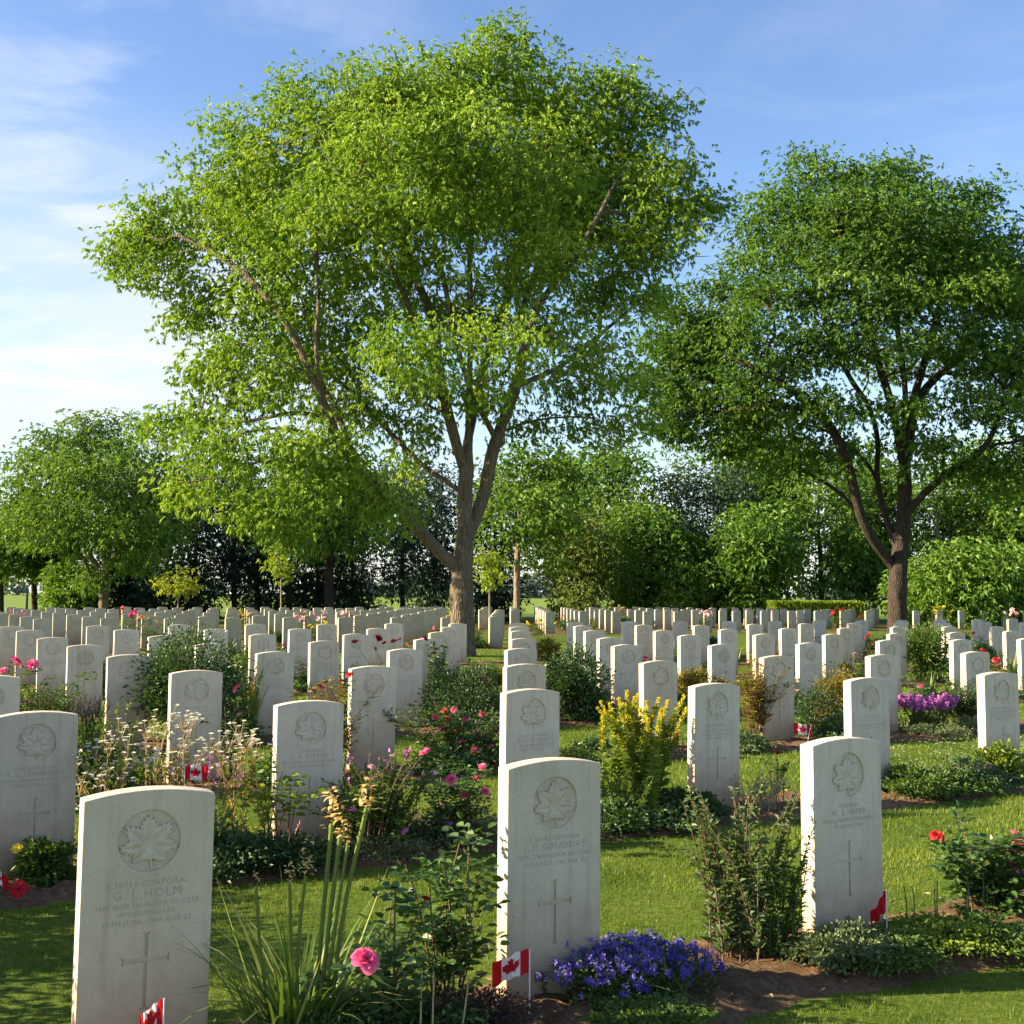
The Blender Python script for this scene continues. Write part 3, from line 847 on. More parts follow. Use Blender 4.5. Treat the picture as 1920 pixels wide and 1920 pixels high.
MY = 27.0
mb = at(868, 1215, MY)
main_limbs = [
    [(868, 1233), (866, 1180), (866, 1100), (869, 1045), (872, 985), (871, 920), (876, 860), (878, 790), (880, 700), (884, 610), (880, 500, .5), (884, 420, .6), (890, 300, .6), (900, 180, .6)],
    [(866, 1075), (848, 1058, -.1), (800, 1010, -.5), (740, 942, -1.0), (680, 888, -1.4), (640, 840, -1.6), (606, 755, -1.8), (575, 680, -2.0), (540, 610, -2.0), (480, 530, -1.8), (400, 470, -1.2), (330, 440, -1)],
    [(700, 905, -1.2), (660, 850, -.6), (636, 780, 0), (600, 715, .4), (545, 610, .8), (478, 555, 1.0), (400, 500, 1)],
    [(645, 845, -1.6), (590, 815, -1.9), (530, 800, -2.1), (460, 810, -2.3)],
    [(640, 790, -1.5), (560, 770, -1.5), (470, 790, -1.2), (400, 795, -.9)],
    [(868, 925), (840, 905, .3), (790, 872, .7), (745, 825, .9), (703, 781, 1.0), (662, 735, 1.1), (615, 700, 1.3), (540, 640, 1.6)],
    [(872, 885), (858, 840, -.3), (845, 795, -.6), (825, 720, -.9), (790, 640, -1.1), (750, 530, -1.3), (700, 440, -1.5), (650, 350, -1.5), (600, 270, -1.4)],
    [(876, 830), (885, 790, .5), (892, 745, .9), (905, 690, 1.3), (930, 620, 1.8), (960, 540, 2.2), (990, 420, 2.4), (1000, 300, 2.4)],
    [(869, 1030), (885, 985, .2), (910, 925, .4), (922, 850, .4), (932, 822, .4), (955, 760, .2), (968, 722, .1), (985, 640, -.2), (1010, 570, -.4), (1060, 505, -.6), (1110, 430, -.7), (1160, 330, -.6)],
    [(931, 825, .4), (908, 782, .0), (893, 757, -.4), (868, 690, -.8), (850, 620, -1.1), (832, 520, -1.4), (800, 400, -1.6), (780, 280, -1.5)],
    [(968, 724, .1), (1005, 708, .4), (1050, 690, .8), (1110, 640, 1.1), (1170, 590, 1.4), (1220, 540, 1.4)],
    [(985, 640, -.2), (975, 600, .6), (1000, 520, 1.1), (1040, 420, 1.4), (1080, 330, 1.4), (1120, 240, 1.2)],
    [(606, 755, -1.8), (590, 650, -2.2), (600, 560, -2.4), (590, 450, -2.2), (540, 350, -1.8)],
    [(825, 720, -.9), (815, 600, -.4), (760, 480, .4), (690, 330, .9), (650, 230, 1.0)],
]
main_lumps = [
    (925, 100, 78, 58, 0, 1.2), (935, 60, 32, 26, 0, 1.6), (810, 160, 120, 75, 0), (715, 135, 80, 60, -.5, 1.1), (650, 165, 48, 45, 0), (560, 185, 70, 60, 0, .8), (600, 260, 130, 90, -.5), (450, 260, 75, 65, .3), (480, 340, 110, 90, 0),
    (375, 370, 85, 70, .3), (320, 425, 80, 62, 0), (262, 470, 66, 58, 0, 1.2), (230, 480, 30, 34, 0, 1.6), (300, 500, 75, 50, -.4), (1000, 165, 80, 75, .8), (1105, 185, 85, 60, 0, 1.1), (1180, 175, 60, 55, 0, 1.1), (1215, 245, 60, 70, .3), (1235, 330, 75, 80, .3, 1.3), (1290, 380, 48, 45, .4, 1.1),
    (1325, 385, 26, 26, .4), (1240, 440, 70, 65, 0, 1.3), (1190, 500, 85, 60, .5, 1.2), (1110, 320, 120, 100, 1.6, 1.2), (1150, 400, 110, 90, 1.0, 1.3), (1060, 430, 110, 90, 2.2, 1.1),
    (720, 300, 140, 110, -3.0), (860, 270, 130, 110, -3.2), (990, 330, 120, 110, -2.6), (640, 400, 120, 80, -2.6), (780, 420, 110, 60, -3.4, .8), (950, 440, 110, 60, -2.8, .9), (560, 450, 110, 80, -2.2), (440, 450, 100, 70, -1.4),
    (860, 200, 170, 110, 3.0), (700, 300, 150, 120, 3.2), (560, 380, 130, 100, 2.6), (940, 330, 150, 120, 3.6), (1080, 250, 110, 90, 2.2), (840, 380, 150, 80, 3.4, .6),
    (380, 545, 80, 55, -.6), (440, 570, 90, 50, .8, .8), (520, 560, 90, 55, -1.6, .9), (350, 590, 50, 30, 0, .7), (640, 520, 80, 60, 1.6, .6), (740, 520, 70, 50, 2.4, .5), (1020, 540, 90, 50, 2.6, .7), (1100, 560, 90, 50, 1.4, .8), (1210, 570, 60, 40, .6, .7),
    (760, 470, 90, 60, -1.5, .85), (860, 500, 90, 55, -2.4, .7), (960, 510, 80, 55, -1.2, .8), (680, 490, 80, 55, -.5, .9), (820, 560, 90, 40, .5, .6), (940, 570, 80, 40, .8, .6), (700, 590, 80, 45, -1.2, .8), (1040, 490, 90, 60, -.6, 1), (620, 620, 80, 50, -.8, .9), (640, 660, 80, 50, 2.0, .7), (750, 570, 80, 50, 2.4, .7), (860, 640, 70, 40, 2.2, .6), (990, 630, 80, 45, 2.4, .7), (1090, 700, 80, 40, 1.6, .7), (640, 760, 70, 45, 1.6, .7), (720, 690, 60, 40, 2.2, .6), (560, 690, 70, 40, 1.6, .7), (500, 600, 80, 50, 1.4, .8),
    (840, 400, 130, 60, -.5, .7), (700, 400, 110, 60, 0, .7), (520, 500, 90, 50, .5, .7), (640, 690, 70, 40, -.8, .5), (800, 740, 60, 36, -.6, .5),
    (420, 655, 80, 45, -1.0), (480, 690, 110, 55, -1.6), (385, 700, 45, 32, -.8, .7), (560, 640, 90, 50, .4, .8), (600, 720, 70, 50, 1.0, .6), (430, 745, 65, 30, -1.0, .8), (540, 745, 80, 40, -1.8, .8),
    (740, 640, 95, 50, -3.2), (820, 680, 90, 55, -3.8), (930, 640, 90, 45, -3.6, 1.1), (960, 700, 70, 35, -3.0, .8), (740, 715, 80, 40, -2.2, .7), (1110, 650, 65, 55, -1.6, 1.1), (1160, 690, 60, 40, -.8, .8), (1050, 620, 60, 30, 1.0, .5), (890, 590, 50, 30, 1.5, .5),
    (350, 785, 55, 22, -.6, .8), (300, 800, 35, 26, -.4, .9), (420, 800, 70, 28, -1.2, .8), (360, 850, 70, 40, -1.4), (340, 920, 45, 38, -1.6, .8), (440, 860, 85, 50, -2.2), (430, 930, 75, 45, -2.4), (540, 850, 85, 55, -2.6), (530, 940, 70, 50, -2.6), (600, 900, 80, 55, -2.4),
    (640, 830, 70, 50, -1.8, .8), (690, 900, 75, 50, -1.8), (720, 950, 50, 34, -1.6, .9), (560, 1000, 60, 34, -2.4, .9), (660, 780, 60, 40, 1.0, .6), (760, 800, 70, 50, .8, .7), (790, 860, 50, 40, 1.0, .6),
    (900, 745, 60, 30, -.8, .6), (1000, 790, 80, 40, 1.8, .6), (1080, 790, 75, 35, 1.6, .6), (1150, 800, 80, 35, 1.2, .6), (1060, 740, 60, 25, 1.4, .5), (1200, 740, 60, 40, .6, .7),
]
make_tree('maple_tree', 'tall spreading maple with bright lit crown standing in the middle of the graves', mb, MY, main_limbs, main_lumps, .262, (M['bark'], M['lf_main']), 11, 19.0,
          r_tip=.0125, sprays=46, L=.108, W=.05, spread=.31, flat=.65, droop=.45, extra=dead_twigs)

RY = 37.0
rb = at(1683, 1200, RY)
right_limbs = [
    [(1683, 1206), (1683, 1150), (1682, 1090), (1688, 1030), (1695, 975), (1697, 900), (1694, 850), (1700, 780), (1695, 700), (1680, 600), (1665, 500), (1650, 400), (1640, 340)],
    [(1683, 1075), (1667, 1053), (1642, 1020, -.4), (1620, 985, -.7), (1602, 925, -1.0), (1592, 870, -1.2), (1560, 800, -1.6), (1510, 750, -2.0), (1440, 700, -2.2), (1370, 670, -2.2)],
    [(1684, 1040), (1672, 1000, .3), (1652, 945, .6), (1643, 890, .8), (1648, 820, .9), (1628, 756, .9), (1594, 712, .8), (1560, 640, .6), (1530, 540, .5), (1500, 450, .5)],
    [(1697, 900), (1685, 820, -.6), (1672, 760, -1.0), (1650, 690, -1.3), (1620, 600, -1.5), (1590, 500, -1.6), (1570, 420, -1.6)],
    [(1696, 880), (1710, 800, .6), (1718, 750, 1), (1756, 705, 1.3), (1795, 676, 1.5), (1830, 600, 1.6), (1850, 510, 1.6)],
    [(1692, 985), (1708, 952, -.3), (1757, 900, -.9), (1815, 868, -1.5), (1855, 832, -1.9), (1880, 760, -2.0), (1910, 680, -2.0)],
    [(1700, 790), (1730, 690, -.8), (1760, 590, -1.2), (1780, 480, -1.2), (1760, 400, -1)],
    [(1643, 890, .8), (1600, 840, 1.6), (1540, 800, 2.2), (1460, 790, 2.4)],
    [(1620, 985, -.7), (1590, 935, 0), (1540, 900, .6), (1500, 880, .8)],
    [(1857, 832, -1.9), (1910, 830, -2.1), (1960, 800, -2)],
]
right_lumps = [
    (1540, 335, 80, 40, 0, 1.1), (1640, 345, 95, 48, 0, 1.1), (1740, 360, 80, 45, 0, 1.1), (1820, 395, 60, 45, 0, 1.1), (1470, 380, 65, 45, 0), (1890, 450, 60, 55, 0), (1580, 420, 130, 75, -1.5), (1700, 430, 130, 80, -1.8, 1.1), (1810, 480, 100, 75, -.8, 1.2),
    (1450, 450, 85, 65, 0), (1400, 500, 65, 55, 0), (1370, 560, 55, 60, 0), (1480, 540, 110, 75, -1.6), (1620, 530, 140, 80, -2.2), (1760, 550, 130, 80, -2.0, 1.1), (1880, 560, 90, 80, -.6, 1.1), (1960, 560, 70, 90, 0), (1600, 450, 140, 90, 2.6), (1740, 480, 150, 90, 2.8), (1860, 540, 110, 80, 2.0),
    (1350, 640, 75, 65, -.6, 1.5), (1290, 620, 65, 55, -.4, 1.7), (1255, 590, 50, 40, -.4, 1.4), (1275, 690, 75, 55, -.6, 1.8), (1330, 735, 90, 50, -.8, 1.6), (1255, 745, 60, 40, -.4, 1.4), (1320, 790, 80, 30, -.2, 1.0), (1285, 822, 45, 22, 0, 1.2), (1375, 838, 45, 18, .2, 1.0), (1240, 790, 40, 24, .3, 1.0), (1500, 300, 40, 22, 0, 1.3), (1405, 420, 40, 34, 0, 1.3), (1330, 540, 34, 30, 0, 1.3), (1690, 315, 40, 22, 0, 1.3), (1850, 360, 34, 24, 0, 1.3), (1240, 660, 50, 50, .4, 1.3), (1430, 640, 90, 65, -2.0, 1.0), (1420, 720, 100, 50, -2.0, 1.0), (1540, 640, 110, 55, -2.4, .9), (1660, 640, 110, 50, -2.6, .8),
    (1790, 650, 100, 55, -2.2, .9), (1890, 660, 80, 60, -1.8, 1.0), (1960, 680, 70, 90, -1), (1500, 700, 90, 40, 1.8, .8), (1620, 690, 110, 40, 2.4, .7), (1760, 640, 110, 50, 2.2, .8), (1870, 700, 100, 60, 1.6, .9), (1530, 760, 110, 40, -2.2, .9), (1640, 770, 100, 35, -2.4, .7), (1760, 760, 100, 40, -2.0, .8),
    (1860, 770, 90, 50, -2.0, 1.0), (1940, 790, 70, 60, -1.6, 1.0), (1440, 780, 100, 35, 1.6, .9), (1380, 790, 60, 30, .6, .8), (1540, 820, 90, 30, 1.8, .7), (1500, 870, 80, 30, .8, .7), (1590, 860, 60, 30, -1.0, .6), (1800, 840, 90, 30, -1.6, .8), (1880, 860, 80, 40, -1.8, .9), (1960, 860, 60, 50, -1.5, .9), (1700, 830, 70, 26, 1.4, .5), (1400, 835, 90, 24, 1.0, .8), (1540, 850, 80, 22, 1.2, .6), (1770, 880, 90, 26, -1.4, .8), (1890, 905, 70, 36, -1.4, .9), (1450, 850, 50, 18, -.6, .6),
]
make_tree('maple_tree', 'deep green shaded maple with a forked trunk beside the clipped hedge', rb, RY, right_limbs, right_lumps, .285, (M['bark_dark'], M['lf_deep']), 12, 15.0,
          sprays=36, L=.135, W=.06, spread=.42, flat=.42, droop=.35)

LY = 56.0
lb = at(196, 1150, LY)
left_limbs = [[(196, 1152), (195, 1110), (197, 1060), (190, 1000), (180, 920), (165, 850)], [(197, 1070), (225, 1030, -1), (260, 980, -1.4), (290, 920, -1.4)], [(195, 1080), (160, 1030, .8), (120, 980, 1.2), (70, 930, 1.2)], [(190, 1000), (215, 930, 1.5), (235, 860, 1.6)]]
left_lumps = [(140, 800, 45, 30, 0, 1.1), (110, 840, 75, 45, 0), (180, 810, 50, 35, 0), (225, 825, 55, 45, 0), (70, 900, 70, 55, -1), (150, 890, 80, 55, -3), (235, 890, 75, 60, -2.4), (290, 870, 60, 55, 0), (320, 930, 50, 60, 0), (35, 960, 55, 55, 0), (90, 975, 80, 55, -2.8), (180, 970, 90, 55, -3.4), (260, 970, 80, 55, -2.6),
              (20, 1000, 40, 30, 0, .9), (85, 1012, 55, 24, -1.8), (160, 1030, 50, 26, -2.6, .9), (230, 1040, 70, 36, -2.2), (300, 1020, 55, 45, -.6), (150, 880, 110, 80, 2.6), (240, 960, 100, 70, 2.8), (90, 980, 90, 60, 2.4), (180, 1085, 40, 16, -1, .6)]
make_tree('maple_tree', 'round-crowned lit maple near the farm field with fence posts', lb, LY, left_limbs, left_lumps, .23, (M['bark'], M['lf_mid']), 13, 8.5, group=None,
          sprays=26, L=.21, W=.11, spread=.48, flat=.6, droop=.35, fan=3)
CY_ = 60.0
cb_ = at(617, 1150, CY_)
c_limbs = [[(617, 1152), (617, 1100), (618, 1050), (612, 980), (600, 900)], [(618, 1050), (590, 1000, -1), (550, 950, -1)], [(617, 1040), (650, 990, 1), (680, 940, 1)]]
c_lumps = [(600, 880, 90, 60, 0), (530, 930, 80, 60, 0), (670, 930, 70, 60, 0), (560, 990, 90, 50, -2), (650, 1000, 80, 45, -2), (500, 980, 50, 45, 0), (610, 960, 110, 80, 2)]
make_tree('maple_tree', 'smaller maple half hidden behind the low limb of the tallest tree', cb_, CY_, c_limbs, c_lumps, .22, (M['bark_dark'], M['lf_deep']), 14, 4.2,
          sprays=38, L=.27, W=.14, spread=.7, flat=.6, droop=.35, fan=3)
SY = 52.0
sb = at(969, 1150, SY)
s_limbs = [[(969, 1152), (969, 1080), (972, 1000), (975, 920), (980, 870)], [(971, 1010), (1000, 960, 1), (1030, 910, 1)], [(972, 1000), (940, 960, -.6), (920, 930, -.6)]]
s_lumps = [(985, 870, 70, 45, 0), (1040, 900, 55, 50, 0), (930, 920, 50, 45, 0), (985, 940, 80, 50, -1.6), (1050, 970, 45, 50, 0), (960, 1000, 55, 40, -1), (1015, 1020, 55, 40, -.5), (1000, 930, 80, 60, 2)]
make_tree('maple_tree', 'slim pale-trunked young maple just behind the tallest tree', sb, SY, s_limbs, s_lumps, .14, (M['bark_pale'], M['lf_mid']), 15, 5.0,
          sprays=36, L=.25, W=.13, spread=.6, flat=.6, droop=.4, fan=3)
for k, (px, top, hw, cb0, Yy, mt, lab) in enumerate([
        (334, 1070, 34, 1116, 47, 'lf_gold', 'golden yellow sapling with a rounded mop head and thin stem'),
        (527, 1018, 30, 1088, 50, 'lf_lime', 'lime green sapling with a tall loose head against the dark evergreens'),
        (918, 1018, 26, 1102, 44, 'lf_lime', 'lime green sapling beside the trunk of the tallest tree')]):
    b_ = at(px, 1165, Yy)
    h2 = (cb0 - top)
    lp = [(px, top + .3 * h2, hw * .7, h2 * .32, 0, 2), (px - hw * .45, top + .6 * h2, hw * .55, h2 * .28, 0, 2), (px + hw * .45, top + .55 * h2, hw * .55, h2 * .3, 0, 2), (px, top + .75 * h2, hw * .5, h2 * .22, -.3, 2)]
    make_tree('sapling', lab, b_, Yy, [[(px, 1168), (px, 1130), (px, cb0), (px, top + .5 * h2)]], lp, .035, (M['bark_pale'], M[mt]), 30 + k, 9.0, r_tip=.006, step=.3,
              sprays=12, L=.17, W=.09, spread=.22, flat=.6, droop=.3, fan=3)

# ---- tree belt beyond the graves: every tree its own crown
def belt_tree(px, top, hw, low, Y, mats, lab, seed, leafL=.32, group='trees of the belt behind the graves', rt=.16, sprays=9, name='belt_tree', fan=3, dens=2.4, W=None, shape='round', base_py=None):
    gen = np.random.default_rng(seed)
    b_ = at(px, 1140, Y); b_ = (b_[0], b_[1], 0)
    H = low - top
    lp = []
    nl = 9
    for q in range(nl):
        s_ = q / (nl - 1)                       # 0 top .. 1 bottom
        prof = math.sin(math.pi * min(1, .22 + .62 * s_)) if shape == 'round' else .25 + .75 * s_
        for side in ((-1, 1) if prof > .4 else (0,)):
            lp.append((px + side * hw * prof * gen.uniform(.3, .6), top + H * (.08 + .88 * s_) + gen.uniform(-.03, .03) * H, hw * prof * gen.uniform(.5, .7), H * gen.uniform(.10, .17), gen.uniform(-1.8, 1.8)))
    low = low - 26; H = low - top
    base_y = proj(b_[0], b_[1], 0)[1]
    mid = (top + low) / 2
    limbs = [[(px, base_y), (px + gen.uniform(-4, 4), low - H * .05), (px + gen.uniform(-8, 8), mid), (px + gen.uniform(-8, 8), top + .2 * H)]]
    return make_tree(name, lab, b_, Y, limbs, lp, rt, mats, seed, dens, group, r_tip=.02, step=1.0, bal=.35,
                     sprays=sprays, L=leafL, W=W or leafL * .5, spread=.58, flat=.8, droop=.3, fan=fan)

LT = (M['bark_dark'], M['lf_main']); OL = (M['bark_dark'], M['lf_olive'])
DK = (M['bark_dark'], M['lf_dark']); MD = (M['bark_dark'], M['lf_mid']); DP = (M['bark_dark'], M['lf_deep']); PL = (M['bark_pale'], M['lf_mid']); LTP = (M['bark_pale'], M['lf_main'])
belt = [
    (238, 940, 49, 1162, 66, DK, 'dark evergreen just beside the trunk of the round-crowned maple'),
    (292, 925, 44, 1166, 64, DK, 'dark evergreen beside the golden sapling, on its trunk side'),
    (368, 870, 34, 1164, 66, DK, 'dark evergreen behind the golden sapling'),
    (440, 880, 40, 1098, 68, DK, 'dark evergreen between the golden and the lime sapling, above a gap of sky'),
    (485, 900, 28, 1166, 70, DK, 'dark evergreen just short of the tall lime sapling'),
    (545, 890, 52, 1162, 67, DK, 'dark evergreen directly behind the tall lime sapling'),
    (600, 870, 49, 1168, 70, DK, 'dark evergreen behind the half-hidden smaller maple'),
    (665, 880, 42, 1166, 67, DK, 'dark evergreen next to the bright gap of open sky'),
    (755, 870, 44, 1096, 72, DK, 'dark evergreen with a bare trunk standing in the gap of open sky'),
    (815, 880, 32, 1166, 66, DK, 'dark evergreen right behind the low limb of the tallest tree'),
    (925, 890, 66, 1172, 62, DK, 'dark tree behind the lime sapling next to the tallest trunk'),
    (138, 1075, 20, 1150, 62, MD, 'low lit green bush-like tree at the edge of the field'),
    (2, 960, 34, 1066, 64, DP, 'thin dark-trunked tree cut by the picture edge beside the field'),
    (66, 950, 30, 1062, 66, DP, 'thin single-trunked tree standing in the bright gap by the field'),
    (104, 950, 28, 1062, 67, DP, 'thin fork-trunked tree standing in the bright gap by the field'),
    (1085, 970, 54, 1146, 60, OL, 'bushy lit tree filling the foot of the belt by the grass aisle'),
    (1152, 832, 70, 1090, 66, MD, 'conical lit tree rising into the gap under the two maples'),
    (1055, 870, 50, 1060, 70, DP, 'deep green tree behind the slim pale-trunked maple'),
    (1268, 872, 46, 1120, 68, OL, 'lit tree beside the conical one in the belt'),
    (1205, 965, 62, 1146, 63, DP, 'lit low-branched tree in front of the conical one'),
    (1345, 890, 84, 1172, 65, DK, 'dark shaded tree in the middle of the belt'),
    (1290, 1010, 60, 1146, 62, DP, 'deep green tree in front of the dark shaded one'),
    (1430, 770, 100, 1060, 72, MD, 'broad lit tree with the highest crown in the belt'),
    (1420, 965, 60, 1142, 61, DP, 'lit tree standing at the end of the clipped hedge'),
    (1540, 860, 84, 1108, 66, DP, 'lit tree rising behind the clipped hedge'),
    (1610, 985, 44, 1100, 68, MD, 'thin-trunked tree behind the hedge with sky under its crown'),
    (1640, 850, 70, 1102, 70, PL, 'pale-trunked tree seen beside the shaded maple\'s fork'),
    (1760, 870, 66, 1075, 68, PL, 'tall pale-trunked tree behind the big leafy bush'),
    (1850, 830, 74, 1060, 70, LTP, 'tall tree with several pale stems above the big leafy bush'),
    (1930, 880, 70, 1110, 66, MD, 'tall lit tree cut by the picture edge behind the big leafy bush'),
]
for k, q in enumerate(belt):
    px, top, hw, low, Y, mats, lab = q
    dark = mats is DK
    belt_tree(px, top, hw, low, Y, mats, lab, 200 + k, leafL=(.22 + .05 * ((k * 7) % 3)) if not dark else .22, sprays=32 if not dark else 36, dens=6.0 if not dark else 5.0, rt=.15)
belt_tree(1812, 1040, 95, 1150, 54, (M['bark'], M['lf_mid']), 'big leafy bush at the end of the rows beyond the grass aisle', 300, leafL=.26, group=None, sprays=34, name='bush', dens=6)
belt_tree(1735, 1075, 45, 1150, 55, (M['bark'], M['lf_mid']), 'small leafy bush between the shaded maple\'s trunk and the big bush', 301, leafL=.26, group=None, sprays=30, name='bush', dens=6)
belt_tree(1900, 1050, 50, 1150, 57, (M['bark'], M['lf_deep']), 'dark leafy bush cut by the picture edge beside the big bush', 302, leafL=.26, group=None, sprays=30, name='bush', dens=6)

# ---- clipped hedge
gen = np.random.default_rng(5)
hg = G()
A = np.array(at(1452, 1142, 57)); B = np.array(at(1620, 1144, 57)); A[2] = B[2] = 0
hr = empty('hedge', A)
n = 22000
ax = nrm(B - A); ln = np.linalg.norm(B - A)
q = gen.random((n, 3)); face = gen.integers(0, 4, n)
q[face == 0, 1] = gen.uniform(0, .1, (face == 0).sum()); q[face == 1, 2] = gen.uniform(.9, 1.03, (face == 1).sum()); q[face == 2, 1] = gen.uniform(.9, 1, (face == 2).sum())
side = np.array([-ax[1], ax[0], 0])
P = ax * (q[:, :1] * ln) + side * (q[:, 1:2] * 1.6) + np.array([0, 0, 1.0]) * (q[:, 2:] * 1.12)
leaves(hg, P, rdir(n, gen) + [0, 0, .3], .12, .07, np.clip(gen.normal(.5, .2, n), 0, 1), gen=gen)
link('foliage', hg.mesh('foliage', M['lf_lime']), hr)
sg = G()
for k in range(12):
    p = ax * (ln * (k + .5) / 12) + side * .8
    tube(sg, [p + [0, 0, -.05], p + [.1, 0, .4], p + [-.05, 0, .8]], [.03, .02, .01], 5)
link('stems', sg.mesh('stems', M['bark_dark']), hr)
tag(hr, 'long low clipped hedge with a flat top beyond the plain-backed rows', 'hedge')

# ---- fence posts along the field, far wood on the horizon
for k, (px, h, lab) in enumerate([(50, 1.25, 'dark fence post nearest the picture edge at the field'), (114, 1.35, 'dark fence post next to the low lit bush-like tree'), (235, 1.2, 'dark fence post under the evergreens beside the round-crowned maple')]):
    b_ = at(px, 1135, 72)
    bm = bmesh.new()
    bmesh.ops.create_cone(bm, cap_ends=True, segments=10, radius1=.085, radius2=.07, depth=h + .2, matrix=Matrix.Translation((0, 0, h / 2 - .1)))
    bmesh.ops.create_cone(bm, cap_ends=True, segments=10, radius1=.07, radius2=.02, depth=.08, matrix=Matrix.Translation((0, 0, h + .04)))
    me = bpy.data.meshes.new('fence_post'); bm.to_mesh(me); bm.free()
    o = link('fence_post', me, None, M['wood_post']); o.location = (b_[0], b_[1], 0)
    tag(o, lab, 'fence post', 'fence posts along the field')
wg = G(); gen = np.random.default_rng(9)
for k in range(70):
    x = gen.uniform(-260, 260); y = gen.uniform(420, 520); r = gen.uniform(5, 10); h = gen.uniform(5, 11)
    n = 260
    d = rdir(n, gen); d[:, 2] = abs(d[:, 2])
    P = np.array([x, y, 0]) + d * np.array([r, r, h]) * gen.uniform(.6, 1, (n, 1))
    leaves(wg, P, rdir(n, gen), 2.2, 1.6, gen.random(n), gen=gen)
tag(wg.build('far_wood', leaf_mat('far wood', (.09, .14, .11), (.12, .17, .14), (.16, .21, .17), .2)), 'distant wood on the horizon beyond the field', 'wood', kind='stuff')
M['p_sagedark'] = leaf_mat('dull green leaves', (.05, .095, .035), (.10, .16, .055), (.18, .25, .10), .34)
# ------------------------------------------------------------------ border plants
def stems_to(g, tips, gen, r=.004, base_spread=.05, lean=.3, segs=5):
    paths = []
    for t in tips:
        b = np.array([t[0] * .25, t[1] * .25, -.03]) + np.append(gen.normal(0, base_spread, 2), 0)
        c = np.array([b[0] * .7 + t[0] * .3, b[1] * .7 + t[1] * .3, t[2] * .6]) + np.append(gen.normal(0, .015, 2), 0)
        s_ = np.linspace(0, 1, segs + 1)[:, None]
        P = (1 - s_) ** 2 * b + 2 * s_ * (1 - s_) * c + s_ ** 2 * np.array(t)
        tube(g, P, np.linspace(r, r * .5, segs + 1), 5)
        paths.append(P)
    return paths

def along(paths, n, gen, lo=.2, hi=1.0):
    """n random points on the paths with the path direction"""
    k = gen.integers(0, len(paths), n); s_ = gen.uniform(lo, hi, n)
    A = np.array(paths); m = A.shape[1] - 1
    x = s_ * m; i = np.minimum(x.astype(int), m - 1); f = (x - i)[:, None]
    P = A[k, i] * (1 - f) + A[k, i + 1] * f
    return P, nrm(A[k, i + 1] - A[k, i]), s_

def bloom_mesh(r, gen, layers=3, petals=6, cup=.6, mat=None, name='bloom'):
    """double flower: rings of cupped petals"""
    g = G()
    for l in range(layers):
        n = petals if l < layers - 1 else max(4, petals - 1)
        rr = r * (1 - .17 * l); tilt = cup * (.45 + .55 * l / max(layers - 1, 1))
        for q in range(n):
            a = 2 * math.pi * (q + .5 * (l % 2)) / n + gen.normal(0, .12)
            er = np.array([math.cos(a), math.sin(a), 0]); et = np.array([-math.sin(a), math.cos(a), 0]); ez = np.array([0, 0, 1.0])
            V = []
            tl = tilt * math.pi / 2 + gen.normal(0, .12)
            w_ = rr * 1.25 * math.sin(math.pi / n) * 1.25
            for i, (s_, wd) in enumerate(((0.05, .25), (.45, .9), (.8, 1.0), (1.0, .55))):
                bend = tl * (1.1 - .55 * s_)
                c = er * (rr * s_ * math.cos(bend)) + ez * (rr * s_ * math.sin(bend) + r * .12 * l)
                for j in (-1, 0, 1):
                    V.append(c + et * (j * w_ * .5 * wd) + ez * (abs(j) * rr * .10 * s_) - er * (abs(j) * rr * .05))
            f = [(3 * i + j, 3 * i + j + 1, 3 * i + j + 4, 3 * i + j + 3) for i in range(3) for j in range(2)]
            g.add(np.array(V), f, float(np.clip(gen.normal(.35 + .25 * (l == 0), .15), 0, 1)))
    return g.mesh(name, mat, True)

def full_rose(gen, mat):
    """open rose: a whorl of broad overlapping petals around a tight heart"""
    g = G()
    n = 26
    for k in range(n):
        s = k / (n - 1)                       # 0 outermost .. 1 heart
        a = k * 2.39996 + gen.normal(0, .1); rr = 1.0 - .72 * s
        el = R(12 + 66 * s) + gen.normal(0, .08)
        er = np.array([math.cos(a), math.sin(a), 0]); et = np.array([-math.sin(a), math.cos(a), 0]); ez = np.array([0, 0, 1.0])
        V = []
        for i, (q, wd) in enumerate(((0.0, .18), (.4, .72), (.75, .95), (1.0, .70))):
            e_ = el + .55 * (1 - q) - .55 * q * q * (1 - s)
            c = er * (rr * q * math.cos(e_) + .05) + ez * (rr * q * math.sin(e_) * .95 + .10 * s)
            for j in (-1, -.5, 0, .5, 1):
                V.append(c + et * (j * rr * .62 * wd) + ez * (j * j * .22 * rr * q) - er * (j * j * .10 * rr) + gen.normal(size=3) * .012)
        f = [(5 * i + j, 5 * i + j + 1, 5 * i + j + 6, 5 * i + j + 5) for i in range(3) for j in range(4)]
        g.add(np.array(V), f, float(np.clip(.72 - .5 * s + gen.normal(0, .1), 0, 1)))
    return g.mesh('bloom', mat, True)

BLOOMS = {}
def bloom(mat, r, kind='rose'):
    key = (mat, kind)
    if key not in BLOOMS:
        gen = np.random.default_rng(len(BLOOMS) + 50)
        if kind == 'rose': BLOOMS[key] = bloom_mesh(1.0, gen, 5, 6, .92, M[mat])
        elif kind == 'full': BLOOMS[key] = full_rose(gen, M[mat])
        elif kind == 'open': BLOOMS[key] = bloom_mesh(1.0, gen, 2, 8, .35, M[mat])
        else: BLOOMS[key] = bloom_mesh(1.0, gen, 2, 5, 1.15, M[mat])
    return BLOOMS[key]

def put_bloom(root, mat, p, r, kind, gen, name='bloom'):
    o = link(name, bloom(mat, r, kind), root)
    r *= 1.22; o.location = p; o.scale = (r, r, r)
    o.rotation_euler = (gen.normal(0, .3) + .55, gen.normal(0, .3), gen.uniform(0, 6.28))
    return o

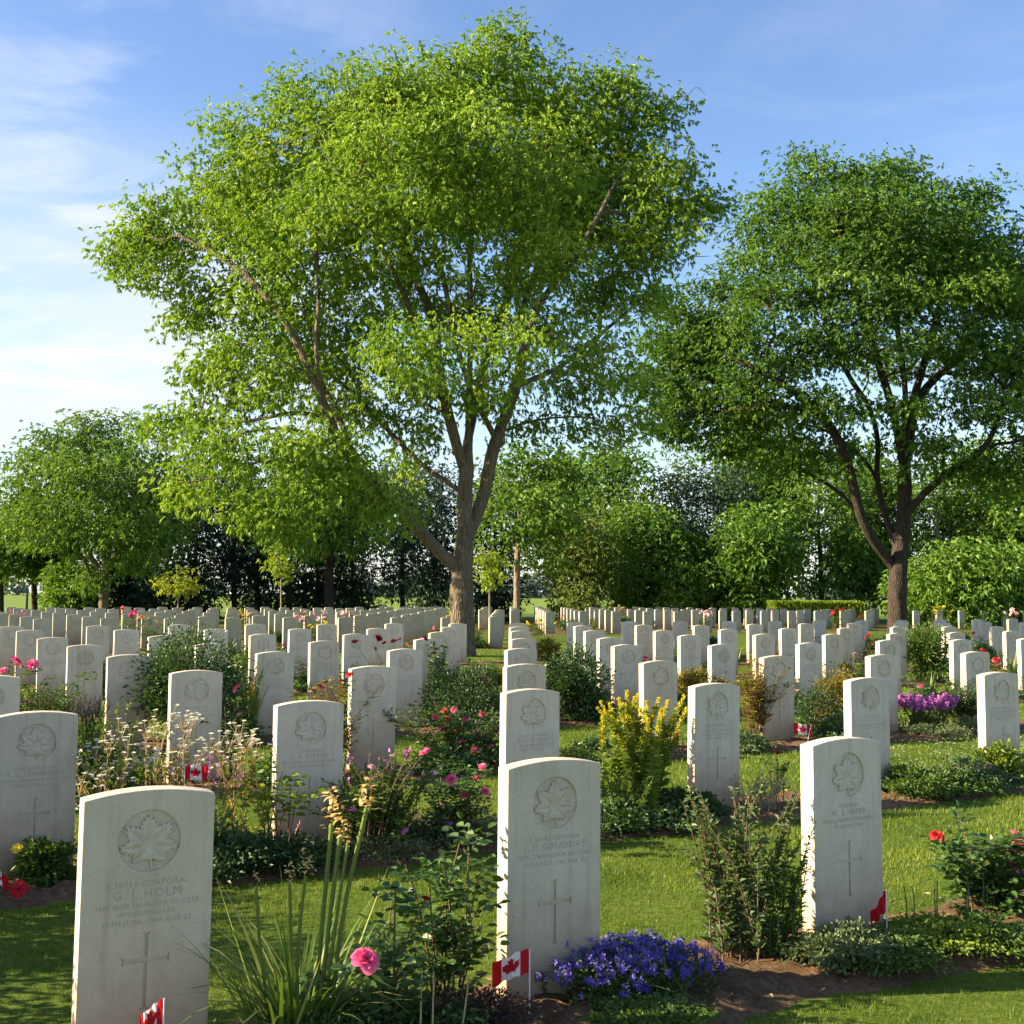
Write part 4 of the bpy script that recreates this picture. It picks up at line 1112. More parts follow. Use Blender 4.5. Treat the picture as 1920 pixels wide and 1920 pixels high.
def rose_bush(seed, h, w, n=9, nleaf=90, leaf=.055, flowers=(), lmat='p_rose', fmat='petal_pink', fr=.04, tips=None, kind='rose', lo=.25, smat='cane'):
    gen = np.random.default_rng(seed)
    root = empty('rose_bush')
    if tips is None:
        tips = [(gen.normal(0, w * .5), gen.normal(0, w * .35), h * gen.uniform(.55, 1.0)) for _ in range(n)]
    tips = list(tips) + [(f[0], f[1], f[2]) for f in flowers]
    g = G(); paths = stems_to(g, tips, gen, .005, w * .08)
    P, D, s_ = along(paths, nleaf, gen, lo, .97)
    out = nrm(rdir(nleaf, gen) * [1, 1, .35] + D * .5)
    lg = G()
    rib = leaf * 2.2
    for q, (f, sd) in enumerate(((.35, 1), (.35, -1), (.7, 1), (.7, -1), (1.0, 0))):
        S = nrm(np.cross(out, [0, 0, 1.0]) + 1e-6)
        leaves(lg, P + out * rib * f, out * (.35 if sd else 1) + S * sd, leaf * gen.uniform(.75, 1.2, nleaf), leaf * .68, np.clip(.45 + gen.normal(0, .22, nleaf), 0, 1), up=.75, six=True, droop=.2, fold=.12, gen=gen)
    link('stems', g.mesh('stems', M[smat], True), root)
    link('leaves', lg.mesh('leaves', M[lmat]), root)
    for f in flowers:
        put_bloom(root, f[4] if len(f) > 4 else fmat, f[:3], f[3] if len(f) > 3 else fr, f[5] if len(f) > 5 else ('full' if kind == 'rose' and (f[3] if len(f) > 3 else fr) > .022 else kind), gen)
    return root

def leafy_shrub(seed, h, w, nleaf=1500, leaf=.035, lmat='p_dark', shape='round', name='shrub', lw=.5, smat='cane', up=.5, clump=26):
    gen = np.random.default_rng(seed)
    root = empty(name)
    nleaf = int(nleaf * 1.9); clump = int(clump * 1.3)
    att = []
    for _ in range(clump):
        d = rdir(1, gen)[0]; r = gen.random() ** .45
        if shape == 'round': p = np.array([0, 0, h * .52]) + d * r * [w * .5, w * .5, h * .46]
        elif shape == 'mound': p = np.array([0, 0, .0]) + np.array([d[0], d[1], abs(d[2])]) * r * [w * .55, w * .45, h]
        else: p = np.array([gen.normal(0, w * .3), gen.normal(0, w * .25), h * gen.uniform(.2, 1)])
        p[2] = max(p[2], .03); att.append(p)
    g = G(); stems_to(g, att, gen, .006 if h > .5 else .003, w * .06)
    A = np.array(att)[gen.integers(0, clump, nleaf)]
    off = gen.normal(size=(nleaf, 3)) * np.array([w, w, h]) * .085
    P = A + off; P[:, 2] = np.maximum(P[:, 2], .01)
    c = np.array([0, 0, h * .35])
    lg = G()
    leaves(lg, P, nrm(P - c + gen.normal(size=(nleaf, 3)) * .25 * max(w, h)) + [0, 0, .25], leaf * gen.uniform(.7, 1.3, nleaf), leaf * lw, np.clip(gen.normal(.48, .22, nleaf), 0, 1), up=up, droop=.2, six=leaf > .03, gen=gen)
    link('stems', g.mesh('stems', M[smat], True), root)
    link('leaves', lg.mesh('leaves', M[lmat]), root)
    return root

def spire_plant(seed, h, w, n=14, per=45, leaf=.05, lw=.25, lmat='p_mid', flower=None, fl_part=.3, fl_n=60, fl_s=.012, name='border_plant', hvar=.25, lean=.12, fname='flower_spikes', smat='twig', lo=.05, angle=.8, fl_r=.018, fl_lo=None, spread_y=.6):
    """stiff upright stems with many leaves, optionally flowers along the tips"""
    gen = np.random.default_rng(seed)
    root = empty(name)
    tips = []
    for _ in range(n):
        a, r = gen.uniform(0, 6.28), w * .5 * gen.random() ** .5
        tips.append((r * math.cos(a), r * math.sin(a) * spread_y, h * gen.uniform(1 - hvar, 1)))
    g = G(); paths = stems_to(g, [(x * (1 + lean), y * (1 + lean), z) for x, y, z in tips], gen, .0035, w * .12)
    m = n * per
    P, D, s_ = along(paths, m, gen, lo, 1 if flower is None else 1 - fl_part * .6)
    o = rdir(m, gen) * [1, 1, .2]; o = nrm(o)
    lg = G()
    leaves(lg, P, nrm(o + D * angle), leaf * (1.15 - .6 * s_) * gen.uniform(.8, 1.2, m), leaf * lw * (1.1 - .4 * s_), np.clip(.3 + .25 * s_ + gen.normal(0, .18, m), 0, 1), up=.7, droop=.25, gen=gen)
    link('stems', g.mesh('stems', M[smat], True), root)
    link('leaves', lg.mesh('leaves', M[lmat]), root)
    if flower:
        k = n * fl_n
        P, D, s_ = along(paths, k, gen, 1 - fl_part if fl_lo is None else fl_lo, 1.0)
        rad = fl_r * (1.15 - (s_ - (1 - fl_part)) / max(fl_part, .01) * .8)
        o = rdir(k, gen)
        fg = G()
        leaves(fg, P + o * rad[:, None] * .4, nrm(o + D * .5), fl_s * gen.uniform(.7, 1.3, k), fl_s * .7, gen.random(k), up=.2, gen=gen)
        link(fname, fg.mesh(fname, M[flower]), root)['kind'] = 'stuff'
    return root

def strap_clump(seed, h, w, n=40, bw=.012, bend=.5, lmat='p_blade', name='iris_clump', spread=.35, bvar=.35):
    gen = np.random.default_rng(seed)
    root = empty(name)
    a = gen.uniform(0, 6.28, n); r = np.abs(gen.normal(0, w * .12, n))
    P = np.stack([r * np.cos(a), r * np.sin(a), np.full(n, -.02)], 1)
    a2 = a + gen.normal(0, .7, n)
    D = nrm(np.stack([np.cos(a2) * spread, np.sin(a2) * spread, np.ones(n)], 1) + gen.normal(size=(n, 3)) * .08)
    g = G()
    blades(g, P, D, h * gen.uniform(.6, 1.1, n), bw * gen.uniform(.7, 1.2, n), np.clip(gen.normal(.42, .25, n), 0, 1), np.clip(bend + gen.normal(0, bvar, n), .02, 1.3), 6, gen)
    link('leaves', g.mesh('leaves', M[lmat], True), root)
    return root

def place(root, x, y, label, cat, group=None, z=.03, rz=0, sc=None):
    root.location = (x, y, z); root.rotation_euler = (0, 0, rz)
    if sc: root.scale = (sc, sc, sc)
    return tag(root, label, cat, group)

V1, V2, V3, V4, V5, V6, V7, V8 = P1V
# ---------------------------------------------------------------- front bed
def withered_iris():
    gen = np.random.default_rng(71)
    root = strap_clump(71, .54, .5, 190, .0115, .66, name='iris_clump', spread=.42, bvar=.5)
    x0, y0 = bed(575, V1 - .06)
    # flower stalks that carry the withered blooms: photo column, row of the bloom's top and foot
    for k, (px, top, base, fat) in enumerate([(622, 1478, 1545, 1.3), (690, 1462, 1512, 1.2), (640, 1500, 1565, 1.0), (575, 1575, 1640, 1.0), (545, 1618, 1655, .8), (487, 1625, 1655, .6), (655, 1540, 1580, .5)]):
        t = np.array(at(px, base, y0)) - [x0, y0, .03]; e = np.array(at(px - (4 if k == 1 else -2), top, y0)) - [x0, y0, .03]
        t[1] = e[1] = gen.normal(0, .05)
        b = np.array([t[0] * .45, t[1] * .4, -.03])
        g = G(); P = smooth_line([b, (b + t) / 2 + [-.02 * (k % 2), 0, .04], t], 2)
        tube(g, P, np.linspace(.0055, .0075 if k in (0, 1, 2) else .005, len(P)), 6, .62)
        st_ = link('flower_stalk', g.mesh('flower_stalk', M['p_blade'], True), root)
        n = int(30 * fat)
        s_ = gen.random(n)
        C = t + (e - t) * s_[:, None] + gen.normal(size=(n, 3)) * .008 * fat
        fg = G(); D = rdir(n, gen); D[:, 2] = abs(D[:, 2]) * .6 - .1
        blades(fg, C, D, gen.uniform(.014, .03, n) * fat, .011 * fat, gen.random(n), gen.uniform(.3, 1.3, n), 3, gen)
        link('withered_bloom', fg.mesh('withered_bloom', M['petal_dry'], True), st_)
    return root, x0, y0
r_, x0, y0 = withered_iris()
place(r_, x0, y0, 'strap-leaved clump with arching blades and withered orange-yellow blooms on tall stalks', 'iris')

def by_px(Yr, pts, x0, y0, gen, dy=.06):
    """photo columns/rows of flowers at about distance Yr -> local offsets"""
    out = []
    for p in pts:
        d = gen.normal(0, dy) - (.09 if len(p) > 2 else 0)
        q = np.array(at(p[0], p[1], Yr + d)) - [x0, y0, .03]
        out.append((q[0], q[1], q[2]) + tuple(p[2:]))   # (x, y, z, size, colour, form)
    return out
gen = np.random.default_rng(81)
x0, y0 = bed(735, V1 - .1)
fl = by_px(y0 - .2, [(685, 1803, .038, 'petal_pink', 'full')], x0, y0, gen, .0) + by_px(y0, [(742, 1666, .017, 'petal_wine'), (797, 1688, .014, 'petal_wine'), (601, 1832, .018, 'petal_red'), (612, 1912, .02, 'petal_red')], x0, y0, gen, .03)
tp = by_px(y0, [(650, 1850), (700, 1870), (745, 1830), (620, 1880), (760, 1880), (725, 1760), (668, 1895), (735, 1690), (780, 1790)], x0, y0, gen, .1)
hero = rose_bush(81, .5, .4, nleaf=190, leaf=.040, flowers=fl, tips=tp, lo=.2)
hb = [c for c in hero.children if c.name.startswith('bloom')][0]; hb.rotation_euler = (.62, .12, .5)
place(hero, x0, y0, 'rose bush with one large bright pink rose and dark buds', 'rose bush')
gen = np.random.default_rng(82)
x0, y0 = bed(835, V1 - .02)
tp = by_px(y0, [(880, 1545), (862, 1580), (900, 1640), (830, 1600), (850, 1660), (905, 1690), (805, 1640), (870, 1730), (900, 1770), (780, 1700), (820, 1750), (760, 1620)], x0, y0, gen, .07)
place(rose_bush(82, .6, .3, nleaf=170, leaf=.040, tips=tp, lo=.25), x0, y0, 'flowerless dark-leaved rose shoots beside the front-row stone with the paper flag', 'rose bush')
x0, y0 = bed(900, V1 - .2)
place(leafy_shrub(83, .14, .36, 1500, .02, 'p_heath', 'mound', 'heather', .3), x0, y0, 'low purple-brown heather at the foot of the front-row stone with the flag', 'heather')
gen = np.random.default_rng(84)
for k, (px, top, v_, lab) in enumerate([(793, 1815, V1 - .3, 'dry cut stick nearest the pink rose'), (815, 1822, V1 - .32, 'dry cut stick in the middle of the three by the heather'), (862, 1830, V1 - .32, 'dry cut stick leaning over the purple-brown heather')]):
    x, y = bed(px, v_); g = G()
    t = np.array(at(px + (18 if k == 2 else -2), top, y)) - [x, y, 0]
    tube(g, [np.array([0, 0, -.05]), t * .5 + [.004, 0, 0], t], [.0035, .003, .0022], 6, .5, True)
    o = g.build('dry_stick', M['straw'], None, True); o.location = (x, y, 0); tag(o, lab, 'stick', 'dry cut sticks in the front bed')

# violet bellflowers
def bellflowers():
    gen = np.random.default_rng(91)
    root = empty('bellflower_patch')
    x0, y0 = bed(1185, V1 - .09)
    n = 300
    a = gen.uniform(0, 6.28, n); r = gen.random(n) ** .5
    X = .37 * r * np.cos(a); Y = .23 * r * np.sin(a) + X * .3
    Z = (.045 + .125 * np.sqrt(np.clip(1 - r ** 2.4, 0, 1)) * gen.uniform(.7, 1.15, n)) * np.where(X > .12, .85, 1)
    g = G(); paths = stems_to(g, list(zip(X, Y, Z)), gen, .0016, .1)
    P, D, s_ = along(paths, 5200, gen, .1, .9)
    lg = G(); leaves(lg, P, rdir(5200, gen) + [0, 0, .2], .02, .009, np.clip(gen.normal(.4, .2, 5200), 0, 1), up=.5, gen=gen)
    link('stems', g.mesh('stems', M['twig'], True), root); link('leaves', lg.mesh('leaves', M['p_mid']), root)
    fg = G()
    m = 640
    P, D, s_ = along(paths, m, gen, .72, 1.0)
    P = P + gen.normal(size=(m, 3)) * .008
    ax = nrm(nrm(P - [0, 0, .05]) + gen.normal(size=(m, 3)) * .45 + [0, -.35, .15])
    S = nrm(np.cross(ax, gen.normal(size=(m, 3)))); T = np.cross(ax, S)
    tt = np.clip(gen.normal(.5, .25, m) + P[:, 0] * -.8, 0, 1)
    for q in range(5):
        b = q * 2 * math.pi / 5
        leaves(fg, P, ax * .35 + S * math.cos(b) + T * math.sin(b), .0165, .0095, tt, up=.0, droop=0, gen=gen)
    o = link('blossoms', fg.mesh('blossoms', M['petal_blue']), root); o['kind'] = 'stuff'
    place(root, x0, y0, 'dense patch of violet-blue star-shaped bellflowers', 'bellflowers')
bellflowers()
x, y = bed(1385, V1 + .03)
place(spire_plant(92, .66, .46, 34, 62, .054, .34, 'p_sagedark', name='columnar_shrub', hvar=.42, lean=.05, angle=.9, lo=.06, smat='cane'), x, y, 'upright grey-green bush of stiff leafy stems in the front bed', 'bush')
x, y = bed(1440, V1 - .02)
place(spire_plant(93, .5, .30, 18, 80, .040, .30, 'p_mid', name='columnar_shrub', hvar=.4, lean=.25, angle=.9), x, y, 'short bushy growth leaning from the upright bush towards the lit soil', 'bush')
for k, (px, dv, h, w_, mt, lab) in enumerate([(1570, -.22, .13, .36, 'p_sage', 'low rounded cushion plant at the foot of the front-row stone with the furled flag'),
                                           (1655, -.30, .10, .40, 'p_mid', 'low spreading cushion plant just past the furled flag'),
                                           (1760, -.22, .11, .50, 'p_lime', 'sunlit pale green ground cover between the furled flag and the red roses'),
                                           (1850, -.34, .10, .44, 'p_mid', 'dark green ground cover below the red roses'),
                                           (1215, -.40, .05, .35, 'p_mid', 'thin leafy sprawl below the violet bellflowers'),
                                           (620, -.22, .12, .6, 'p_rose', 'low leafy growth at the foot of the strap-leaved clump'),
                                           (790, -.12, .14, .5, 'p_rose', 'low leafy growth under the bright pink rose')]):
    x, y = bed(px, V1 + dv)
    place(leafy_shrub(100 + k, h, w_, 2300, .022, mt, 'mound', 'ground_cover', .6, 'twig'), x, y, lab, 'ground cover')
for k, px in enumerate((1690, 1745, 1800, 1835)):
    x, y = bed(px, V1 - .05 - .04 * k)
    place(spire_plant(110 + k, .2 + .03 * (k % 2), .05, 2, 16, .014, .4, 'p_silver', name='seedling_stalk', hvar=.2), x, y,
          ['thin pale seed stalk nearest the furled flag', 'thin pale seed stalk over the sunlit ground cover', 'thin pale seed stalk in the middle of the shaded soil', 'thin pale seed stalk nearest the red roses'][k], 'seed stalk', 'pale seed stalks above the ground cover')
gen = np.random.default_rng(120)
x0, y0 = bed(1860, V1 + .02)
fl = by_px(y0, [(1756, 1568, .030, 'petal_red'), (1914, 1586, .034, 'petal_pink'), (1896, 1627, .034, 'petal_pink'), (1902, 1566, .022, 'petal_pink')], x0, y0, gen, .05)
tp = by_px(y0, [(1796, 1525), (1830, 1570), (1780, 1620), (1850, 1600), (1880, 1650), (1810, 1650), (1910, 1690), (1840, 1690), (1900, 1740), (1870, 1720), (1930, 1640), (1950, 1600), (1800, 1700)], x0, y0, gen, .12)
place(rose_bush(120, .5, .5, nleaf=460, leaf=.042, flowers=fl, tips=tp, lo=.2), x0, y0, 'full rose bush with small red blooms at the picture edge of the front bed', 'rose bush')
# ---------------------------------------------------------------- second bed
gen = np.random.default_rng(130)
def lychnis(px, v_, tops, seed, lab, fm='petal_white'):
    x0, y0 = bed(px, v_); gen = np.random.default_rng(seed)
    tips = by_px(y0, tops, x0, y0, gen, .12)
    root = empty('white_campion')
    g = G(); paths = stems_to(g, tips, gen, .0035, .07)
    n = len(tips) * 60
    P, D, s_ = along(paths, n, gen, .1, .95)
    lg = G(); leaves(lg, P, rdir(n, gen) * [1, 1, .3] + D * .9, .045 * (1.2 - .8 * s_), .014, np.clip(gen.normal(.5, .2, n), 0, 1), gen=gen)
    # side branchlets with flower heads
    bg = G(); heads = []
    for t in tips:
        for q in range(9):
            e = np.array(t) + gen.normal(size=3) * [.04, .035, .045]
            tube(bg, [np.array(t) - [0, 0, .07], (np.array(t) + e) / 2 - [0, 0, .02], e], [.0018, .0015, .0012], 4); heads.append(e)
    for s2 in bg.v: pass
    g.v += bg.v; g.f += [f + g.n for f in bg.f]; g.t += bg.t; g.n += bg.n
    link('stems', g.mesh('stems', M['straw'], True), root); link('leaves', lg.mesh('leaves', M['p_olive']), root)
    H = np.array(heads); fg = G()
    for q in range(6):
        a = q * math.pi / 3
        leaves(fg, H, np.array([math.cos(a), math.sin(a), .35]) + gen.normal(size=H.shape) * .2, .017, .013, gen.random(len(H)), up=.9, six=True, droop=.1, gen=gen)
    link('blossoms', fg.mesh('blossoms', M[fm]), root)['kind'] = 'stuff'
    place(root, x0, y0, lab, 'campion', 'white campions in the second bed')
lychnis(205, V2 + .0, [(110, 1475), (135, 1440), (160, 1420), (180, 1405), (150, 1470), (205, 1395), (225, 1380), (240, 1400), (250, 1420), (200, 1440), (120, 1510), (230, 1445), (190, 1460), (100, 1500)], 131, 'white-flowered campion spilling over the face of the stone with the poppy')
lychnis(335, V2 + .05, [(275, 1365), (290, 1370), (310, 1355), (345, 1350), (360, 1352), (335, 1395), (300, 1400), (320, 1420), (290, 1430), (350, 1400), (270, 1410), (360, 1430), (330, 1440)], 132, 'tall white-flowered campion in front of the third-row stone')
lychnis(450, V2 + .0, [(395, 1385), (410, 1400), (430, 1385), (450, 1372), (470, 1378), (460, 1395), (440, 1420), (480, 1400), (415, 1430)], 133, 'white-flowered campion short of the stone with the rose shoot')
x, y = bed(420, V2 + .18)
place(spire_plant(134, .5, .35, 10, 30, .04, .3, 'p_mid', 'petal_mauve', .2, 22, .014, name='phlox', fname='flower_heads'), x, y, 'mauve flowers between the two tall white campions', 'phlox')
x0, y0 = bed(525, V2 - .25); gen = np.random.default_rng(135)
tp = by_px(y0, [(490, 1450), (500, 1470), (545, 1470), (560, 1480), (530, 1445), (520, 1520), (555, 1500), (505, 1500), (480, 1465)], x0, y0, gen, .06)
place(rose_bush(135, .6, .3, nleaf=26, leaf=.062, tips=tp, lmat='p_lime', lo=.6, smat='cane'), x0, y0, 'single large-leaved bright rose shoot before the stone with a corporal\'s name', 'rose bush')
x, y = bed(440, V2 - .25)
place(leafy_shrub(136, .22, .55, 2200, .03, 'p_dark', 'mound', 'ground_cover'), x, y, 'dark low foliage along the bed edge under the white campions', 'ground cover')
x, y = bed(560, V2 - .28)
place(leafy_shrub(1361, .15, .5, 1500, .03, 'p_dark', 'mound', 'ground_cover'), x, y, 'dark low foliage under the large-leaved rose shoot', 'ground cover')
x, y = bed(105, V2 - .12)
place(leafy_shrub(137, .20, .24, 700, .04, 'p_mid', 'mound', 'fern'), x, y, 'small green fern-like plant next to the red poppy', 'fern')
# the mixed mass of asters and roses
x, y = bed(720, V2 - .02)
place(spire_plant(138, .50, .62, 80, 90, .026, .42, 'p_mid', 'petal_mauve', .06, 1, .03, name='aster_mass', hvar=.45, fname='flower_heads', angle=.5), x, y, 'loose bright green aster mass with a few mauve heads', 'asters')
x0, y0 = bed(690, V2 - .15); gen = np.random.default_rng(139)
fl = by_px(y0, [(660, 1520, .024, 'petal_mauve'), (697, 1441, .024, 'petal_rose'), (767, 1414, .032, 'petal_mauve'), (797, 1412, .03, 'petal_pink'), (700, 1462, .016, 'petal_rose'), (735, 1418, .018, 'petal_rose'), (783, 1533, .02, 'petal_dry'), (760, 1560, .02, 'petal_mauve')], x0, y0, gen, .08)
r_ = rose_bush(139, .45, .5, n=16, nleaf=260, leaf=.030, flowers=fl, kind='open', lmat='p_mid')
place(r_, x0, y0, 'mixed pink and mauve open flowers in front of the aster mass', 'flower bush')
x0, y0 = bed(850, V2 - .05); gen = np.random.default_rng(140)
fl = by_px(y0, [(846, 1462, .030, 'petal_pink'), (893, 1461, .026, 'petal_pink'), (910, 1485, .024, 'petal_pink'), (825, 1511, .03, 'petal_rose'), (838, 1550, .034, 'petal_mauve'), (836, 1530, .024, 'petal_mauve'), (885, 1550, .02, 'petal_mauve'), (870, 1492, .026, 'petal_pink'), (810, 1452, .024, 'petal_rose'), (905, 1440, .022, 'petal_pink')], x0, y0, gen, .08)
tp = by_px(y0, [(830, 1430), (860, 1440), (880, 1480), (800, 1480), (900, 1510), (820, 1540), (870, 1560), (910, 1540), (840, 1580), (890, 1590), (790, 1560)], x0, y0, gen, .15)
place(rose_bush(140, .55, .5, nleaf=420, leaf=.034, flowers=fl, tips=tp, lmat='p_rose'), x0, y0, 'dark rose bush with pink roses tight beside the front-row stone with the flag', 'rose bush')
# goldenrod
x0, y0 = bed(1205, V2 + .0); gen = np.random.default_rng(141)
def goldenrod():
    root = empty('goldenrod_clump')
    tops = [(1120, 1330), (1130, 1345), (1143, 1322), (1160, 1312), (1176, 1298), (1190, 1310), (1200, 1330), (1213, 1318), (1225, 1342), (1236, 1312), (1252, 1316), (1283, 1306), (1287, 1330), (1150, 1350), (1170, 1340), (1245, 1345), (1265, 1340), (1215, 1350), (1185, 1345), (1126, 1318), (1168, 1322), (1196, 1304), (1240, 1330)]
    tips = by_px(y0, tops, x0, y0, gen, .13)
    g = G(); paths = stems_to(g, tips, gen, .0042, .10)
    n = len(tips) * 150
    P, D, s_ = along(paths, n, gen, .08, .93)
    lg = G(); leaves(lg, P, rdir(n, gen) * [1, 1, .2] + D * .75, .085 * (1.2 - .75 * s_), .019 * (1.2 - .6 * s_), np.clip(.25 + .35 * s_ + gen.normal(0, .2, n), 0, 1), up=.7, droop=.35, gen=gen)
    link('stems', g.mesh('stems', M['twig'], True), root); link('leaves', lg.mesh('leaves', M['p_lime']), root)
    for k, p in enumerate(paths):
        if k > 22: break
        m = 210
        s2 = gen.uniform(.66 if k % 3 else .58, 1.04, m)
        A = np.array([np.interp(s2, np.linspace(0, 1, len(p)), p[:, c]) for c in range(3)]).T
        rad = .015 * (1.08 - (s2 - .58) / .46)
        o = rdir(m, gen)
        fg = G(); leaves(fg, A + o * rad[:, None] * .8, o + [0, 0, 1.2], .020, .009, gen.random(m), up=.2, gen=gen)
        link('flower_spike', fg.mesh('flower_spike', M['petal_yellow']), root)
    return root
place(goldenrod(), x0, y0, 'tall clump of bright yellow flower spires over willowy green leaves', 'goldenrod')
x, y = bed(1165, V2 - .2)
place(spire_plant(142, .34, .42, 26, 40, .05, .16, 'p_lime', name='border_plant', hvar=.35, angle=1.2), x, y, 'fine grassy green growth at the foot of the yellow spires', 'plant')
x, y = bed(1285, V2 - .22)
place(leafy_shrub(143, .17, .38, 700, .05, 'p_dark', 'mound', 'ground_cover'), x, y, 'dark broad-leaved plant between the yellow spires and the silver tuft', 'plant')
x, y = bed(1230, V2 - .3)
place(leafy_shrub(1431, .10, .6, 900, .035, 'p_dark', 'mound', 'ground_cover'), x, y, 'dark low edging plant under the yellow spires', 'ground cover')
x, y = bed(1415, V2 - .2)
place(spire_plant(144, .24, .42, 40, 34, .03, .14, 'p_silver', name='lavender_tuft', hvar=.35, angle=1.0, smat='straw'), x, y, 'silver-grey lavender-like tuft in the second bed', 'lavender')
x0, y0 = bed(1462, V2 - .03); gen = np.random.default_rng(145)
fl = by_px(y0, [(1457, 1413, .022, 'petal_red')], x0, y0, gen, .02)
place(rose_bush(145, .35, .2, nleaf=40, leaf=.03, flowers=fl, n=6), x0, y0, 'thin rose with a single red bloom above the silver tuft', 'rose bush')
x, y = bed(1720, V2 - .18)
place(leafy_shrub(146, .16, .7, 2000, .035, 'p_mid', 'mound', 'ground_cover'), x, y, 'leafy green edging between the stones above the sunny lawn', 'ground cover')
x, y = bed(1815, V2 - .16)
place(spire_plant(147, .17, .30, 40, 30, .028, .14, 'p_silver', name='lavender_tuft', hvar=.3, angle=.8, smat='straw'), x, y, 'small silver-blue tuft next to the bright leafy mound', 'lavender')
x, y = bed(1868, V2 - .12)
place(leafy_shrub(148, .27, .40, 1100, .05, 'p_lime', 'mound', 'shrub'), x, y, 'bright leafy mound at the foot of the stone cut by the picture edge', 'shrub')
# ---------------------------------------------------------------- third bed
x, y = bed(105, V4 - .35)
place(spire_plant(150, .60, .62, 130, 60, .03, .15, 'p_lime', name='heath_mound', hvar=.35, angle=.8), x, y, 'bright fine-leaved bushy mound behind the stone with the poppy', 'cushion plant')
x, y = bed(178, V4 - .4)
place(spire_plant(151, .50, .34, 40, 50, .028, .2, 'p_heath', 'petal_mauve', .12, 5, .010, name='salvia', hvar=.3, fname='flower_heads'), x, y, 'dusky purple sage beside the bright fine-leaved mound', 'sage')
x, y = bed(215, V3 - .25)
place(leafy_shrub(152, .52, .55, 1500, .03, 'p_mid', 'mound', 'border_plant'), x, y, 'low leafy plant in front of the fourth-row stone over the white campions', 'plant')
x, y = bed(243, V3 - .18)
place(spire_plant(153, .62, .18, 6, 26, .06, .5, 'p_lime', name='border_plant', hvar=.3, angle=.6), x, y, 'light green leafy shoot standing up before a fourth-row stone', 'plant')
x, y = bed(290, V3 - .18)
place(spire_plant(1531, .3, .4, 20, 26, .03, .3, 'p_mid', 'petal_blue', .12, 10, .012, name='border_plant', hvar=.3, fname='flower_heads'), x, y, 'low plant with blue flowers behind the white campions', 'plant')
x, y = bed(368, V4 + .0)
place(leafy_shrub(154, 1.0, 1.05, 5200, .042, 'p_dark', 'round', 'shrub', .5, 'cane', .5, 60), x, y, 'large round dark shrub standing taller than the headstones', 'shrub')
x, y = bed(478, V4 - .1)
place(strap_clump(155, .85, .3, 26, .022, .12, 'p_blade', spread=.18, bvar=.12), x, y, 'stiff upright iris blades between the round dark shrub and a headstone', 'iris')
x0, y0 = bed(440, V3 + .05); gen = np.random.default_rng(156)
fl = by_px(y0, [(444, 1291, .032, 'petal_pink')], x0, y0, gen, .02)
place(rose_bush(156, .62, .25, nleaf=60, leaf=.035, flowers=fl, n=8), x0, y0, 'rose with one deep pink bloom below the upright iris blades', 'rose bush')
x0, y0 = bed(628, V3 - .02); gen = np.random.default_rng(157)
fl = by_px(y0, [(600, 1288, .026, 'petal_wine'), (640, 1278, .022, 'petal_wine'), (655, 1266, .03, 'petal_red'), (612, 1281, .02, 'petal_wine'), (590, 1296, .02, 'petal_wine')], x0, y0, gen, .05)
place(rose_bush(157, .72, .42, nleaf=420, leaf=.03, flowers=fl, n=16, lmat='p_olive'), x0, y0, 'low olive-leaved shrub with dark red flowers', 'flower bush')
x0, y0 = bed(865, V3 - .02); gen = np.random.default_rng(158)
fl = by_px(y0, [(833, 1332, .026, 'petal_red'), (852, 1332, .03, 'petal_pink'), (873, 1350, .032, 'petal_pink'), (828, 1366, .026, 'petal_pink'), (860, 1369, .024, 'petal_red'), (891, 1406, .03, 'petal_pink'), (897, 1374, .02, 'petal_pink'), (920, 1400, .024, 'petal_pink'), (840, 1348, .024, 'petal_red'), (815, 1345, .026, 'petal_pink'), (905, 1340, .026, 'petal_pink'), (865, 1392, .026, 'petal_pink'), (930, 1370, .024, 'petal_pink'), (800, 1385, .022, 'petal_red')], x0, y0, gen, .1)
place(rose_bush(158, .55, .6, nleaf=560, leaf=.034, flowers=fl, n=20), x0, y0, 'rose bush with many small pink and red roses between two third-row stones', 'rose bush')
x, y = bed(885, V4 - .1)
place(leafy_shrub(159, .62, 1.0, 3600, .038, 'p_dark', 'mound', 'shrub', .5, 'cane', .5, 50), x, y, 'spreading dark shrub behind the many small pink roses', 'shrub')
x0, y0 = bed(885, V5 - .0); gen = np.random.default_rng(160)
fl = by_px(y0, [(872, 1248, .034, 'petal_pink'), (880, 1281, .03, 'petal_pink'), (912, 1275, .034, 'petal_pink'), (850, 1270, .03, 'petal_mauve')], x0, y0, gen, .1)
place(rose_bush(160, .6, .8, nleaf=420, leaf=.045, flowers=fl, n=18, lmat='p_mid'), x0, y0, 'pink roses above the spreading dark shrub', 'rose bush')
x, y = bed(1075, V4 - .1)
place(leafy_shrub(161, .76, .78, 3400, .042, 'p_dark', 'round', 'shrub', .5, 'cane', .5, 46), x, y, 'rounded dark shrub next to the file of stones running straight away', 'shrub')
x0, y0 = bed(1305, V4 - .1); gen = np.random.default_rng(162)
place(leafy_shrub(162, .5, .62, 2200, .036, 'p_olive', 'round', 'shrub'), x0, y0, 'olive shrub behind the stone next to the yellow spires', 'shrub')
x0, y0 = bed(1408, V3 + .05); gen = np.random.default_rng(163)
fl = by_px(y0, [(1411, 1303, .03, 'petal_pink'), (1400, 1240, .02, 'petal_red')], x0, y0, gen, .05)
place(rose_bush(163, .8, .32, nleaf=420, leaf=.034, flowers=fl, n=18, lmat='p_olive'), x0, y0, 'bronze-leaved tall rose between two third-row stones', 'rose bush')
x, y = bed(1565, V3 + .25)
place(leafy_shrub(164, .62, .5, 2000, .034, 'p_olive', 'round', 'shrub'), x, y, 'yellowish shrub beside the dark low one in the third bed', 'shrub')
